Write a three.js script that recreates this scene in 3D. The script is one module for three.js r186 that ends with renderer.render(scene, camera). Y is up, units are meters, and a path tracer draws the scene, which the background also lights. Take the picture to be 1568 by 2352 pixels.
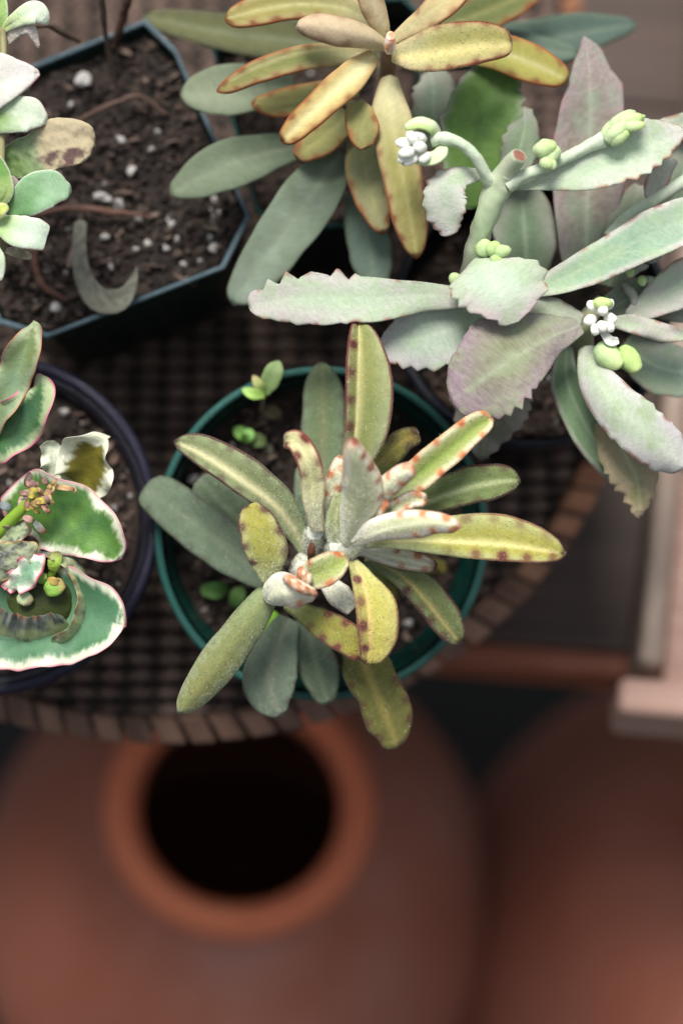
import * as THREE from 'three';
import { mergeGeometries } from 'three/addons/utils/BufferGeometryUtils.js';
import { RoundedBoxGeometry } from 'three/addons/geometries/RoundedBoxGeometry.js';

// ------------------------------------------------------------------ camera, light, exposure
const W = 682, H = 1024;
const scene = new THREE.Scene();
const camera = new THREE.PerspectiveCamera(28.8, W / H, 0.02, 60);
camera.filmGauge = 36;
const PITCH = 66 * Math.PI / 180;
const CAM = new THREE.Vector3(0, 1.53, 0.4);
camera.position.copy(CAM);
camera.rotation.set(-PITCH, 0, 0);
camera.focus = 0.705;
camera.userData.fStop = 2.6;
camera.updateMatrixWorld(true);
const renderer = new THREE.WebGLRenderer({ antialias: true });
renderer.setSize(W, H);
renderer.toneMapping = THREE.LinearToneMapping;
renderer.toneMappingExposure = 1.85;
renderer.shadowMap.enabled = true;

const SUN = new THREE.Vector3(-0.3, 2.3, -0.62).normalize();
const skyTop = [0.93, 0.98, 1.06], skyLow = [0.95, 0.97, 1.0];
{ // overcast sky: brightest high up on the far side where the sun stands behind the cloud, dim at the horizon
  const w = 64, h = 32, data = new Float32Array(w * h * 4);
  for (let j = 0; j < h; j++) for (let i = 0; i < w; i++) {
    const el = ((j + 0.5) / h - 0.5) * Math.PI, s = Math.sin(el);
    const az = ((i + 0.5) / w - 0.5) * 2 * Math.PI, toSun = Math.max(0, Math.cos(el) * Math.cos(az) * SUN.x + s * SUN.y + Math.cos(el) * Math.sin(az) * SUN.z);
    const k = s >= 0 ? 0.20 + 0.25 * s + 0.62 * toSun ** 3 : 0.06, o = (j * w + i) * 4;
    for (let c = 0; c < 3; c++) data[o + c] = 0.62 * k * (skyLow[c] + (skyTop[c] - skyLow[c]) * Math.max(0, s));
    data[o + 3] = 1;
  }
  const t = new THREE.DataTexture(data, w, h, THREE.RGBAFormat, THREE.FloatType);
  t.mapping = THREE.EquirectangularReflectionMapping; t.magFilter = THREE.LinearFilter; t.needsUpdate = true;
  scene.background = t; scene.environment = t;
}
const sun = new THREE.DirectionalLight(0xfff6ea, 2.5);
sun.target.position.set(0, 0.7, 0);
sun.position.copy(SUN).multiplyScalar(3).add(sun.target.position);
sun.castShadow = true; sun.shadow.radius = 46;
Object.assign(sun.shadow.camera, { left: -1, right: 1, top: 1, bottom: -1, near: 0.1, far: 6 });
scene.add(sun, sun.target);

// ------------------------------------------------------------------ small helpers
const V = (x = 0, y = 0, z = 0) => new THREE.Vector3(x, y, z);
const R = V(1, 0, 0), U = V(0, Math.cos(PITCH), -Math.sin(PITCH)), F = V(0, -Math.sin(PITCH), -Math.cos(PITCH)), B = F.clone().negate();
const KPX = 2 * Math.tan(14.4 * Math.PI / 180) / 2352;
// a place measured on the photograph (x, y on a 1568 x 2352 print) at a distance in metres
const at = (x, y, d) => CAM.clone().addScaledVector(R, (x - 784) * d * KPX).addScaledVector(U, (1176 - y) * d * KPX).addScaledVector(F, d);
const dist = z => 0.71 - z / 100;                    // z: centimetres nearer than the leaves in focus
const tilt = (r, u) => R.clone().multiplyScalar(r).addScaledVector(U, u).addScaledVector(B, 1).normalize();
function onPlane(x, y, p, n) {
  const dir = at(x, y, 1).sub(CAM), t = p.clone().sub(CAM).dot(n) / dir.dot(n);
  return CAM.clone().addScaledVector(dir, t);
}
let seed = 7;
const rnd = () => { seed |= 0; seed = seed + 0x6D2B79F5 | 0; let t = Math.imul(seed ^ seed >>> 15, 1 | seed); t = t + Math.imul(t ^ t >>> 7, 61 | t) ^ t; return ((t ^ t >>> 14) >>> 0) / 4294967296; };
const rr = (a, b) => a + (b - a) * rnd();
const clamp = (x, a = 0, b = 1) => Math.min(b, Math.max(a, x));
const sm = (a, b, x) => { const t = clamp((x - a) / (b - a)); return t * t * (3 - 2 * t); };
const lerp = (a, b, t) => a + (b - a) * t;
function hash(x, y, z) { let h = Math.imul(x, 374761393) + Math.imul(y, 668265263) + Math.imul(z, 1442695041) | 0; h = Math.imul(h ^ h >>> 13, 1274126177); return ((h ^ h >>> 16) >>> 0) / 4294967296; }
function noise(x, y, z = 0) {
  const i = Math.floor(x), j = Math.floor(y), k = Math.floor(z), f = x - i, g = y - j, h = z - k;
  const s = f * f * (3 - 2 * f), t = g * g * (3 - 2 * g), r = h * h * (3 - 2 * h);
  const q = (a, b, c) => hash(i + a, j + b, k + c);
  return lerp(lerp(lerp(q(0, 0, 0), q(1, 0, 0), s), lerp(q(0, 1, 0), q(1, 1, 0), s), t), lerp(lerp(q(0, 0, 1), q(1, 0, 1), s), lerp(q(0, 1, 1), q(1, 1, 1), s), t), r);
}
const fbm = (x, y, z = 0) => noise(x, y, z) * 0.55 + noise(x * 2.1 + 5, y * 2.1, z) * 0.28 + noise(x * 4.3, y * 4.3 + 9, z) * 0.17;
const hexC = {};
const C = h => hexC[h] ||= (c => [c.r, c.g, c.b])(new THREE.Color(h));
const mix = (a, b, t) => [lerp(a[0], b[0], t), lerp(a[1], b[1], t), lerp(a[2], b[2], t)];
const mul = (a, s) => [a[0] * s, a[1] * s, a[2] * s];
const taken = {};
function numbered(n) { const k = taken[n] = (taken[n] ?? -1) + 1; return k ? `${n}_${String(k).padStart(3, '0')}` : n; }
function tag(o, label, category, group) { o.userData.label = label; o.userData.category = category; if (group) o.userData.group = group; return o; }
function thing(name, label, category, pos = V(), group) { const o = new THREE.Group(); o.name = numbered(name); o.position.copy(pos); scene.add(o); return tag(o, label, category, group); }
function mesh(name, geo, mat, parent, extra) {
  const m = new THREE.Mesh(geo, mat); m.name = name; m.castShadow = m.receiveShadow = true;
  if (parent.isGroup && parent.parent === scene && !parent.userData.noshift) geo.translate(-parent.position.x, -parent.position.y, -parent.position.z);
  parent.add(m); if (extra) Object.assign(m.userData, extra); return m;
}
function noiseTex(size, f, lo, hi, pow = 1) {
  const d = new Uint8Array(size * size * 4);
  for (let j = 0; j < size; j++) for (let i = 0; i < size; i++) {
    const a = i / size * Math.PI * 2, b = j / size * Math.PI * 2;
    const n = f(i, j, a, b), v = 255 * (lo + (hi - lo) * Math.pow(clamp(n), pow));
    d.set([v, v, v, 255], (j * size + i) * 4);
  }
  const t = new THREE.DataTexture(d, size, size); t.wrapS = t.wrapT = THREE.RepeatWrapping; t.magFilter = THREE.LinearFilter; t.needsUpdate = true; return t;
}
const wrapN = (i, j, s, f, fn) => { // tileable by blending
  const x = i / s, y = j / s, n = (a, b) => fn(a * f, b * f);
  return lerp(lerp(n(x, y), n(x - 1, y), x), lerp(n(x, y - 1), n(x - 1, y - 1), x), y);
};
const grain = noiseTex(256, (i, j) => wrapN(i, j, 256, 60, (a, b) => noise(a, b) * .6 + noise(a * 2, b * 2) * .4), 0, 1);
const rough = noiseTex(256, (i, j) => wrapN(i, j, 256, 14, fbm), 0, 1);

// ------------------------------------------------------------------ leaf builder
const felt = new THREE.MeshPhysicalMaterial({ vertexColors: true, roughness: 0.92, sheen: 1.0, sheenRoughness: 0.5, sheenColor: new THREE.Color(0.9, 0.92, 0.85), specularIntensity: 0.25, bumpMap: grain, bumpScale: 0.0001 });
const satin = new THREE.MeshPhysicalMaterial({ vertexColors: true, roughness: 0.5, specularIntensity: 0.5, bumpMap: grain, bumpScale: 0.00012 });
const dry = new THREE.MeshStandardMaterial({ vertexColors: true, roughness: 0.9, bumpMap: rough, bumpScale: 0.0006 });
const hairMat = new THREE.MeshStandardMaterial({ color: 0xffffff, roughness: 0.7, side: THREE.DoubleSide });
const hairGeo = (() => { const g = new THREE.BufferGeometry(); g.setAttribute('position', new THREE.Float32BufferAttribute([-.5, 0, 0, .5, 0, 0, 0.1, 1, 0.12], 3)); g.setAttribute('normal', new THREE.Float32BufferAttribute([0, .6, .8, 0, .6, .8, 0, .6, .8], 3)); g.setIndex([0, 1, 2]); return g; })();

function cr(a, b, c, d, t) { return 0.5 * (2 * b + (c - a) * t + (2 * a - 5 * b + 4 * c - d) * t * t + (3 * b - a - 3 * c + d) * t * t * t); }
// stations: [x, y, z cm, width to the left, width to the right] from base to tip; o: fold, thick, colour, teeth ...
function leaf(plant, st, style, o = {}) {
  const s = { thick: 1.3, foldL: 0.3, foldR: 0.3, sharp: 0.25, vt: 0.93, nu: 40, nv: 70, mat: felt, hair: 0, hairLen: 1.4, name: 'leaf', rough: 0.25, ...style, ...o };
  const ph = Math.floor(rnd() * 1000), N = 160, n = st.length - 1, raw = [];
  for (let i = 0; i <= N; i++) {
    const q = i / N * n, k = Math.min(n - 1, Math.floor(q)), t = q - k;
    const g = j => st[clamp(j, 0, n)];
    raw.push([0, 1, 2, 3, 4].map(c => cr(g(k - 1)[c], g(k)[c], g(k + 1)[c], g(k + 2)[c], t)));
  }
  const len = [0]; for (let i = 1; i <= N; i++) len.push(len[i - 1] + Math.hypot(raw[i][0] - raw[i - 1][0], raw[i][1] - raw[i - 1][1], (raw[i][2] - raw[i - 1][2]) * 64));
  const L = len[N];
  const sample = v => { const d = clamp(v) * L; let lo = 0; while (lo < N - 1 && len[lo + 1] < d) lo++; const t = (d - len[lo]) / Math.max(1e-6, len[lo + 1] - len[lo]); return raw[lo].map((a, c) => lerp(a, raw[lo + 1][c], t)); };
  const nu = s.nu, nv = s.nv, pos = [], col = [], uv = [], info = [];
  for (let j = 0; j <= nv; j++) {
    const v = j / nv, vv = v < .5 ? v : 1 - (1 - v) * (1 - v) * 2 * .6 - (1 - v) * .4;   // denser towards the tip
    const [x, y, z, wl0, wr0] = sample(vv), a = sample(vv - .01), b = sample(vv + .01);
    const d = dist(z), P = at(x, y, d);
    let T = at(b[0], b[1], dist(b[2])).sub(at(a[0], a[1], dist(a[2]))); T.normalize();
    const ux = b[0] - a[0], uy = b[1] - a[1], ul = Math.hypot(ux, uy) || 1;
    let S = R.clone().multiplyScalar(-uy / ul).addScaledVector(U, -ux / ul); S.addScaledVector(T, -S.dot(T)).normalize();
    const N0 = V().crossVectors(S, T).normalize();
    const cap = vv > s.vt ? Math.sqrt(Math.max(0.0, 1 - ((vv - s.vt) / (1 - s.vt)) ** 2)) : 1;
    const capB = vv < 0.02 ? Math.sqrt(Math.max(0.02, 1 - (1 - vv / .02) ** 2)) : 1;
    for (let i = 0; i < nu; i++) {
      const f = i / nu * Math.PI * 2, u = Math.cos(f), h = Math.sin(f), au = Math.abs(u);
      let w = (u < 0 ? wl0 : wr0);
      const irr = (noise(vv * 9 + ph, u < 0 ? 3 : 8) - .5) * w * (s.irreg ?? 0.08);
      w += irr;
      if (s.teeth) { const [num, amp, v0, v1 = 1.05] = s.teeth, q = (vv - v0) / (v1 - v0) * num + (u < 0 ? .37 : 0) + noise(vv * 5 + ph, 2) * .5, fr = q - Math.floor(q); w += amp * .85 * (u < 0 ? s.teethL ?? 1 : s.teethR ?? 1) * (.2 + 1.1 * hash(Math.floor(q), u < 0 ? 1 : 2, ph)) * (Math.pow(fr < .62 ? fr / .62 : (1 - fr) / .38, 1.1) - .42) * sm(v0 - .03, v0 + .08, vv) * sm(1.0, .92, vv) * sm(.5, 1, au); }
      w = Math.max(0.4, w) * cap * capB;
      const fold = u < 0 ? s.foldL : s.foldR, mpp = d * KPX;
      const lift = fold * w * mpp * (Math.sqrt(au * au + s.sharp * s.sharp) - s.sharp) + (s.wave ? s.wave[0] / 1000 * au * au * Math.sin(vv * s.wave[1] + (u < 0 ? ph : ph * 1.7)) : 0);
      const thick = s.thick / 1000 * cap * capB * (0.75 + .25 * sm(0, .3, vv)) * Math.min(1, Math.max(w, 6) / 18);
      const rib = (s.rib ?? 0) / 1000 * Math.exp(-((u / .14) ** 2)) * (h > 0 ? 1 : -1);
      const bump = (fbm(vv * L / 14 + ph, u * w / 14, h > 0 ? 1 : 7) - .5) * s.rough / 1000;
      const p = P.clone().addScaledVector(S, u * w * mpp).addScaledVector(N0, lift + thick * Math.sign(h) * Math.pow(Math.abs(h), .8) + rib + bump * Math.sign(h));
      pos.push(p.x, p.y, p.z); uv.push(u * w * mpp / .03, vv * L * mpp / .03);
      const e = Math.min((1 - au) * w, (1 - vv) * L);
      const c = s.color({ u, v: vv, e, w, x: u * w, y: vv * L, top: h > -0.05, h, ph, s, fr: s.fr });
      col.push(c[0], c[1], c[2]); info.push(e);
    }
  }
  const idx = [], base = pos.length / 3;
  for (let j = 0; j < nv; j++) for (let i = 0; i < nu; i++) { const i2 = (i + 1) % nu, a = j * nu + i, b = j * nu + i2, c = a + nu, d = b + nu; idx.push(a, b, c, b, d, c); }
  const avg = j => { const p = [0, 0, 0]; for (let i = 0; i < nu; i++) for (let c = 0; c < 3; c++) p[c] += pos[(j * nu + i) * 3 + c] / nu; return p; };
  for (const [j, k] of [[0, 0], [nv, 1]]) { pos.push(...avg(j)); const m = j * nu; col.push(col[m * 3], col[m * 3 + 1], col[m * 3 + 2]); uv.push(0, 0); for (let i = 0; i < nu; i++) { const a = m + i, b = m + (i + 1) % nu; if (k) idx.push(a, b, base + 1); else idx.push(b, a, base); } }
  const g = new THREE.BufferGeometry();
  g.setAttribute('position', new THREE.Float32BufferAttribute(pos, 3)); g.setAttribute('color', new THREE.Float32BufferAttribute(col, 3)); g.setAttribute('uv', new THREE.Float32BufferAttribute(uv, 2)); g.setIndex(idx); g.computeVertexNormals();
  const m = mesh(s.name, g, s.mat, plant, s.label ? { label: s.label } : null);
  if (s.hair) addHair(m, g, s, nu, nv, info);
  return m;
}
function addHair(m, g, s, nu, nv, info) {
  const P = g.attributes.position, Nn = g.attributes.normal, Cc = g.attributes.color, cum = []; let tot = 0;
  const A = V(), Bv = V(), D = V();
  for (let j = 0; j < nv; j++) for (let i = 0; i < nu; i++) { A.fromBufferAttribute(P, j * nu + i); Bv.fromBufferAttribute(P, j * nu + (i + 1) % nu); D.fromBufferAttribute(P, (j + 1) * nu + i); const area = Bv.sub(A).cross(D.sub(A)).length(); const edge = info[j * nu + i] < 4 ? 8 : 1; tot += area * edge; cum.push(tot); }
  const count = Math.min(17000, Math.round(tot * 1e6 * s.hair)), im = new THREE.InstancedMesh(hairGeo, hairMat, count), M = new THREE.Matrix4(), X = V(), Y = V(), Z = V(), T = V();
  const co = new THREE.Color();
  for (let k = 0; k < count; k++) {
    const q = rnd() * tot; let lo = 0, hi = cum.length - 1; while (lo < hi) { const mid = lo + hi >> 1; if (cum[mid] < q) lo = mid + 1; else hi = mid; }
    const j = Math.floor(lo / nu), i = lo % nu, a = j * nu + i, b = j * nu + (i + 1) % nu, c = a + nu, s1 = rnd(), s2 = rnd();
    A.fromBufferAttribute(P, a); Bv.fromBufferAttribute(P, b).sub(A); D.fromBufferAttribute(P, c).sub(A); T.copy(D).normalize();
    A.addScaledVector(Bv, s1).addScaledVector(D, s2);
    const rim = info[a] < 4; Y.fromBufferAttribute(Nn, a).multiplyScalar(rim ? 1.1 : .55).addScaledVector(T, rr(.1, rim ? .4 : .7)).add(V(rr(-.45, .45), rr(-.45, .45), rr(-.45, .45))).normalize();
    X.set(rr(-1, 1), rr(-1, 1), rr(-1, 1)).cross(Y).normalize(); Z.crossVectors(X, Y);
    const l = s.hairLen / 1000 * rr(.6, 1.15) * (rim ? 1.45 : 1), w = (s.hairW ?? .13) / 1000;
    M.makeBasis(X.multiplyScalar(w), Y.multiplyScalar(l), Z.multiplyScalar(l)); M.setPosition(A.addScaledVector(V().fromBufferAttribute(Nn, a), -.0001)); im.setMatrixAt(k, M);
    const wh = rr(.2, .62) * (s.hairWhite ?? 1); co.setRGB(...mix([Cc.getX(a), Cc.getY(a), Cc.getZ(a)], [.72, .73, .6], wh * (info[a] < 5 ? s.edgeWhite ?? .35 : 1))); im.setColorAt(k, co);
  }
  im.name = 'leaf_hair'; im.userData.kind = 'stuff'; im.castShadow = im.receiveShadow = true; m.add(im);
}
function tube(pts, rad, mat, parent, name, seg = 40, colorFn, o = {}) { // pts [x,y,z,r px]
  const P = pts.map(p => at(p[0], p[1], dist(p[2]))), c = new THREE.CatmullRomCurve3(P), nr = 14;
  const fr = c.computeFrenetFrames(seg), pos = [], col = [], uv = [], idx = [];
  for (let j = 0; j <= seg; j++) {
    const t = j / seg, p = c.getPoint(t), q = t * (pts.length - 1), k = Math.min(pts.length - 2, Math.floor(q)), r = lerp(pts[k][3] ?? rad, pts[k + 1][3] ?? rad, q - k) * dist(pts[k][2]) * KPX;
    for (let i = 0; i < nr; i++) { const a = i / nr * 2 * Math.PI, rr2 = r * (1 + (noise(i * .7, j * .35, pts[0][0]) - .5) * (o.lump ?? .12)); const d = p.clone().addScaledVector(fr.normals[j], Math.cos(a) * rr2).addScaledVector(fr.binormals[j], Math.sin(a) * rr2); pos.push(d.x, d.y, d.z); uv.push(i / nr, t * 3); col.push(...colorFn(t, a)); }
    if (j < seg) for (let i = 0; i < nr; i++) { const i2 = (i + 1) % nr, a = j * nr + i, b = j * nr + i2; idx.push(a, b, a + nr, b, b + nr, a + nr); }
  }
  for (const j of [0, seg]) { const p = c.getPoint(j / seg), b = pos.length / 3; pos.push(p.x, p.y, p.z); uv.push(0, 0); col.push(...(j && o.cap ? o.cap : colorFn(j / seg, 0))); const st = j * nr; if (o.cap && j) { for (let i = 0; i < nr; i++) { const m = (st + i) * 3; pos.push(lerp(pos[m], p.x, .3), lerp(pos[m + 1], p.y, .3), lerp(pos[m + 2], p.z, .3)); uv.push(0, 0); col.push(...mul(o.cap, .8 + .4 * rnd())); } for (let i = 0; i < nr; i++) { const i2 = (i + 1) % nr; idx.push(st + i, st + i2, b + 1 + i, st + i2, b + 1 + i2, b + 1 + i, b + 1 + i, b + 1 + i2, b); } } else for (let i = 0; i < nr; i++) { const i2 = (i + 1) % nr; if (j) idx.push(st + i, st + i2, b); else idx.push(st + i2, st + i, b); } }
  const g = new THREE.BufferGeometry(); g.setAttribute('position', new THREE.Float32BufferAttribute(pos, 3)); g.setAttribute('color', new THREE.Float32BufferAttribute(col, 3)); g.setAttribute('uv', new THREE.Float32BufferAttribute(uv, 2)); g.setIndex(idx); g.computeVertexNormals();
  const m = mesh(name, g, mat, parent);
  if (o.hair) addHair(m, g, { hair: o.hair, hairLen: o.hairLen ?? 1.4, hairW: o.hairW ?? .18, hairWhite: 1.2 }, nr, seg, new Array(nr * (seg + 1)).fill(99));
  return m;
}
const flat = (c, n = .15) => (t, a) => mul(C(c), 1 - n + 2 * n * noise(t * 12, a * 2));

// ------------------------------------------------------------------ the setting: floor, bench, crate, basket
const floorMat = new THREE.MeshStandardMaterial({ color: new THREE.Color(0.005, 0.0058, 0.0056), roughness: 0.85, bumpMap: rough, bumpScale: 0.002 });
{
  const g = new THREE.PlaneGeometry(30, 30); g.rotateX(-Math.PI / 2); const a = g.attributes.uv; for (let i = 0; i < a.count; i++) a.setXY(i, a.getX(i) * 60, a.getY(i) * 60);
  const f = mesh('floor', g, floorMat, scene); f.userData.kind = 'structure'; f.userData.label = 'dark floor deep below the bench and jars';
}
const UPW = V(0, 1, 0);
const benchP = at(988, 1516, 0.905), e1 = onPlane(1406, 1551, benchP, UPW).sub(benchP).normalize(), e2 = V().crossVectors(e1, V(0, -1, 0)).normalize(); // e2: away from the viewer
if (e2.z > 0) e2.negate();
function woodTex(a, b, seedN, fx = 4) {
  const S = 512, c = new Uint8Array(S * S * 4);
  for (let j = 0; j < S; j++) for (let i = 0; i < S; i++) { const n = fbm(i / S * fx + seedN, j / S * 46) * .6 + fbm(i / S * 3 + 7, j / S * 7 + seedN) * .4, k = mix(C(a), C(b), clamp((n - .25) * 2)); const q = new THREE.Color(...k).convertLinearToSRGB(); c.set([q.r * 255, q.g * 255, q.b * 255, 255], (j * S + i) * 4); }
  const t = new THREE.DataTexture(c, S, S); t.colorSpace = THREE.SRGBColorSpace; t.wrapS = t.wrapT = THREE.RepeatWrapping; t.magFilter = THREE.LinearFilter; t.needsUpdate = true; return t;
}
const benchMat = new THREE.MeshStandardMaterial({ map: woodTex('#33241f', '#4a3831', 3), roughness: 0.62, bumpMap: rough, bumpScale: .0004 });
const benchEdge = new THREE.MeshStandardMaterial({ map: woodTex('#6b3826', '#8f5238', 9), roughness: 0.6 });
const crateMat = new THREE.MeshStandardMaterial({ map: woodTex('#9d7d72', '#b99b8f', 21), roughness: 0.75 });
const crateGrey = new THREE.MeshStandardMaterial({ map: woodTex('#7d6c62', '#9c8b7e', 31), roughness: 0.6 });
function box(name, w, h, d, mat, parent, origin, ax, ay, az, r = .002) { // origin: the left front top corner; ax right, ay up, az towards the back
  const g = new RoundedBoxGeometry(w, h, d, 3, Math.min(r, h / 3, w / 3)); g.translate(w / 2, -h / 2, d / 2 * -1);
  const M = new THREE.Matrix4().makeBasis(ax, ay, az.clone().negate()); M.setPosition(origin); g.applyMatrix4(M);
  return mesh(name, g, mat, parent);
}
{
  const t = thing('wooden_bench', 'dark brown wooden bench top with a red brown front edge, right of the green pot', 'bench', benchP.clone().setY(0));
  const o = benchP.clone().addScaledVector(e1, -0.75);
  for (let k = 0; k < 2; k++) box('plank', 1.05, .019, .298, benchMat, t, o.clone().addScaledVector(e2, .012 + k * .3).add(V(0, 0.0, 0)), e1, UPW, e2);
  box('front_edging', 1.05, .021, .0115, benchEdge, t, o.clone().add(V(0, -.0006, 0)), e1, UPW, e2, .003);
  for (const a of [.03, .98]) for (const b of [.12, .56]) box('leg', .04, benchP.y - .0195, .04, benchMat, t, o.clone().addScaledVector(e1, a).addScaledVector(e2, b).add(V(0, -.0195, 0)), e1, UPW, e2);
}
{
  const hi = benchP.clone().add(V(0, .045, 0));
  const a = onPlane(1420, 1632, hi, UPW), b = onPlane(1443, 1552, hi, UPW), deep = Math.abs(b.clone().sub(a).dot(e2));
  const t = thing('wooden_crate', 'pinkish wooden crate with a grey side rail, at the right edge below the silvery plant', 'crate', a.clone().setY(benchP.y + .002));
  box('front_board', .34, .034, deep, crateMat, t, a, e1, UPW, e2, .004);
  const r0 = onPlane(1459, 1546, hi, UPW), r1 = onPlane(1502, 1105, hi, UPW), dir = r1.clone().sub(r0).normalize(), side = V().crossVectors(dir, UPW).normalize();
  box('side_rail', .011, .04, .46, crateGrey, t, r0.clone().add(V(0, .004, 0)).addScaledVector(dir, .004), side, UPW, dir, .004);
  box('side_rail', .011, .04, .46, crateGrey, t, r0.clone().add(V(0, .004, 0)).addScaledVector(dir, .004).addScaledVector(side, .27), side, UPW, dir, .004);
  for (let k = 0; k < 4; k++) box('base_board', .25, .008, .108, crateMat, t, r0.clone().add(V(0, -.028, 0)).addScaledVector(dir, .006 + k * .112).addScaledVector(side, .015), side, UPW, dir, .001);
}
const trayN = tilt(0, .30), trayP = at(784, 1176, 0.835), trayB = U.clone().addScaledVector(trayN, -U.dot(trayN)).normalize();
{
  const t = thing('wicker_basket', 'oval brown wicker basket tray holding the plant pots', 'basket', trayP);
  const W2 = (a, b, c) => trayP.clone().addScaledVector(R, a).addScaledVector(trayB, b).addScaledVector(trayN, c);
  const outline = th => { const c = Math.cos(th), s = Math.sin(th); let x, y; if (s >= 0) { x = 375 + 1018 * c; y = 798 + 858 * s; } else { const e = 2 / 2.5; x = 375 + 1018 * Math.sign(c) * Math.abs(c) ** e; y = 798 - 1400 * Math.abs(s) ** e; } const p = onPlane(x, y, trayP, trayN).sub(trayP); return [p.dot(R), p.dot(trayB)]; };
  const poly = []; for (let i = 0; i < 240; i++) poly.push(outline(i / 240 * 2 * Math.PI));
  const chord = (val, ax) => { const hits = []; for (let i = 0; i < poly.length; i++) { const p = poly[i], q = poly[(i + 1) % poly.length]; if ((p[1 - ax] - val) * (q[1 - ax] - val) < 0) hits.push(lerp(p[ax], q[ax], (val - p[1 - ax]) / (q[1 - ax] - p[1 - ax]))); } return hits.length > 1 ? [Math.min(...hits), Math.max(...hits)] : null; };
  const straw = new THREE.MeshStandardMaterial({ vertexColors: true, roughness: .8, bumpMap: grain, bumpScale: .0003 });
  const PA = .0117, PB = .0072;
  let lo = 9, hi = -9, la = 9, ha = -9; for (const [a, b] of poly) { lo = Math.min(lo, b); hi = Math.max(hi, b); la = Math.min(la, a); ha = Math.max(ha, a); }
  let row = 0;
  for (let b = lo + PB * .6; b < hi; b += PB, row++) {
    const c = chord(b, 0); if (!c) continue;
    const pos = [], col = [], idx = [], uv = [], steps = Math.max(4, Math.ceil((c[1] - c[0]) / .0019)), nr = 8, tone = rr(.75, 1.15);
    for (let j = 0; j <= steps; j++) {
      const a = lerp(c[0], c[1], j / steps), phase = Math.cos(2 * Math.PI * (a / PA) + .25 * Math.sin(row * 2.3)), up = .0011 * phase, wd = .0024 + .0006 * phase;
      for (let i = 0; i < nr; i++) { const f = i / nr * 2 * Math.PI, p = W2(a, b + Math.cos(f) * wd + .0006 * noise(a * 300, row), up + Math.sin(f) * .0013); pos.push(p.x, p.y, p.z); uv.push(a * 40, i / nr); col.push(...mul(mix(C('#33261f'), C('#8d766c'), noise(a * 90, row * 3.7) * .7 + .3 * noise(a * 700, row + i)), tone)); }
      if (j < steps) for (let i = 0; i < nr; i++) { const i2 = (i + 1) % nr, k = j * nr + i, l = j * nr + i2; idx.push(k, k + nr, l, l, k + nr, l + nr); }
    }
    const g = new THREE.BufferGeometry(); g.setAttribute('position', new THREE.Float32BufferAttribute(pos, 3)); g.setAttribute('color', new THREE.Float32BufferAttribute(col, 3)); g.setAttribute('uv', new THREE.Float32BufferAttribute(uv, 2)); g.setIndex(idx); g.computeVertexNormals(); mesh('strand', g, straw, t);
  }
  const stakeMat = new THREE.MeshStandardMaterial({ color: new THREE.Color(.02, .016, .013), roughness: .8 });
  for (let a = Math.ceil(la / PA) * PA + PA / 2; a < ha; a += PA) { const c = chord(a, 1); if (!c || c[1] - c[0] < .01) continue; const p = W2(a, c[0], .0009), q = W2(a, c[1], .0009); const g = new THREE.CylinderGeometry(.0011, .0011, p.distanceTo(q), 6); g.rotateX(Math.PI / 2); g.lookAt(q.clone().sub(p)); g.translate((p.x + q.x) / 2, (p.y + q.y) / 2, (p.z + q.z) / 2); mesh('stake', g, stakeMat, t); }
  { const pos = [], idx = []; const c0 = W2(0, 0, -.0045); pos.push(c0.x, c0.y, c0.z); poly.forEach(([a, b], i) => { const p = W2(a * .985, b * .985, -.0045); pos.push(p.x, p.y, p.z); idx.push(0, 1 + i, 1 + (i + 1) % poly.length); }); const g = new THREE.BufferGeometry(); g.setAttribute('position', new THREE.Float32BufferAttribute(pos, 3)); g.setIndex(idx); g.computeVertexNormals(); const um = stakeMat.clone(); um.side = THREE.DoubleSide; mesh('underweave', g, um, t); }
  // the rim: a dark hoop with pale bindings laid over it
  const big = 480, hoop = []; for (let i = 0; i < big; i++) { const [a, b] = outline(i / big * 2 * Math.PI); hoop.push(W2(a, b, -.002)); }
  const curve = new THREE.CatmullRomCurve3(hoop, true); mesh('rim_hoop', new THREE.TubeGeometry(curve, 400, .0042, 8, true), stakeMat, t);
  const total = curve.getLength(), nb = Math.round(total / .0118);
  for (let k = 0; k < nb; k++) {
    const p = curve.getPointAt(k / nb), tg = curve.getTangentAt(k / nb), out = V().crossVectors(tg, trayN).normalize(); if (out.dot(p.clone().sub(trayP)) < 0) out.negate();
    const hgt = rr(.0115, .0138), wdt = rr(.0100, .0110), g = new RoundedBoxGeometry(wdt, .0042, hgt, 4, .0018), pa = g.attributes.position;
    for (let i = 0; i < pa.count; i++) { const z = pa.getZ(i); pa.setX(i, pa.getX(i) + z * .42); pa.setY(i, pa.getY(i) - z * z * 26); }
    g.computeVertexNormals();
    const M = new THREE.Matrix4(), q = out.clone().multiplyScalar(.86).addScaledVector(trayN, -.5).normalize(), nn = V().crossVectors(q, tg).normalize(); if (nn.dot(trayN) < 0) nn.negate();
    M.makeBasis(tg, nn, V().crossVectors(tg, nn)); M.setPosition(p.clone().addScaledVector(nn, .0045).addScaledVector(out, .002)); g.applyMatrix4(M);
    const c = [], tone = rr(.7, 1.2); for (let i = 0; i < pa.count; i++) c.push(...mul(mix(mix(C('#4a362f'), C('#8a6a59'), noise(i * .13, k * 3.3)), mix(C('#7d4a30'), C('#c88a5c'), noise(i * .13, k * 3.3)), sm(.05, .14, p.clone().sub(trayP).dot(R))), tone)); g.setAttribute('color', new THREE.Float32BufferAttribute(c, 3));
    mesh('rim_binding', g, straw, t);
  }
}

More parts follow.
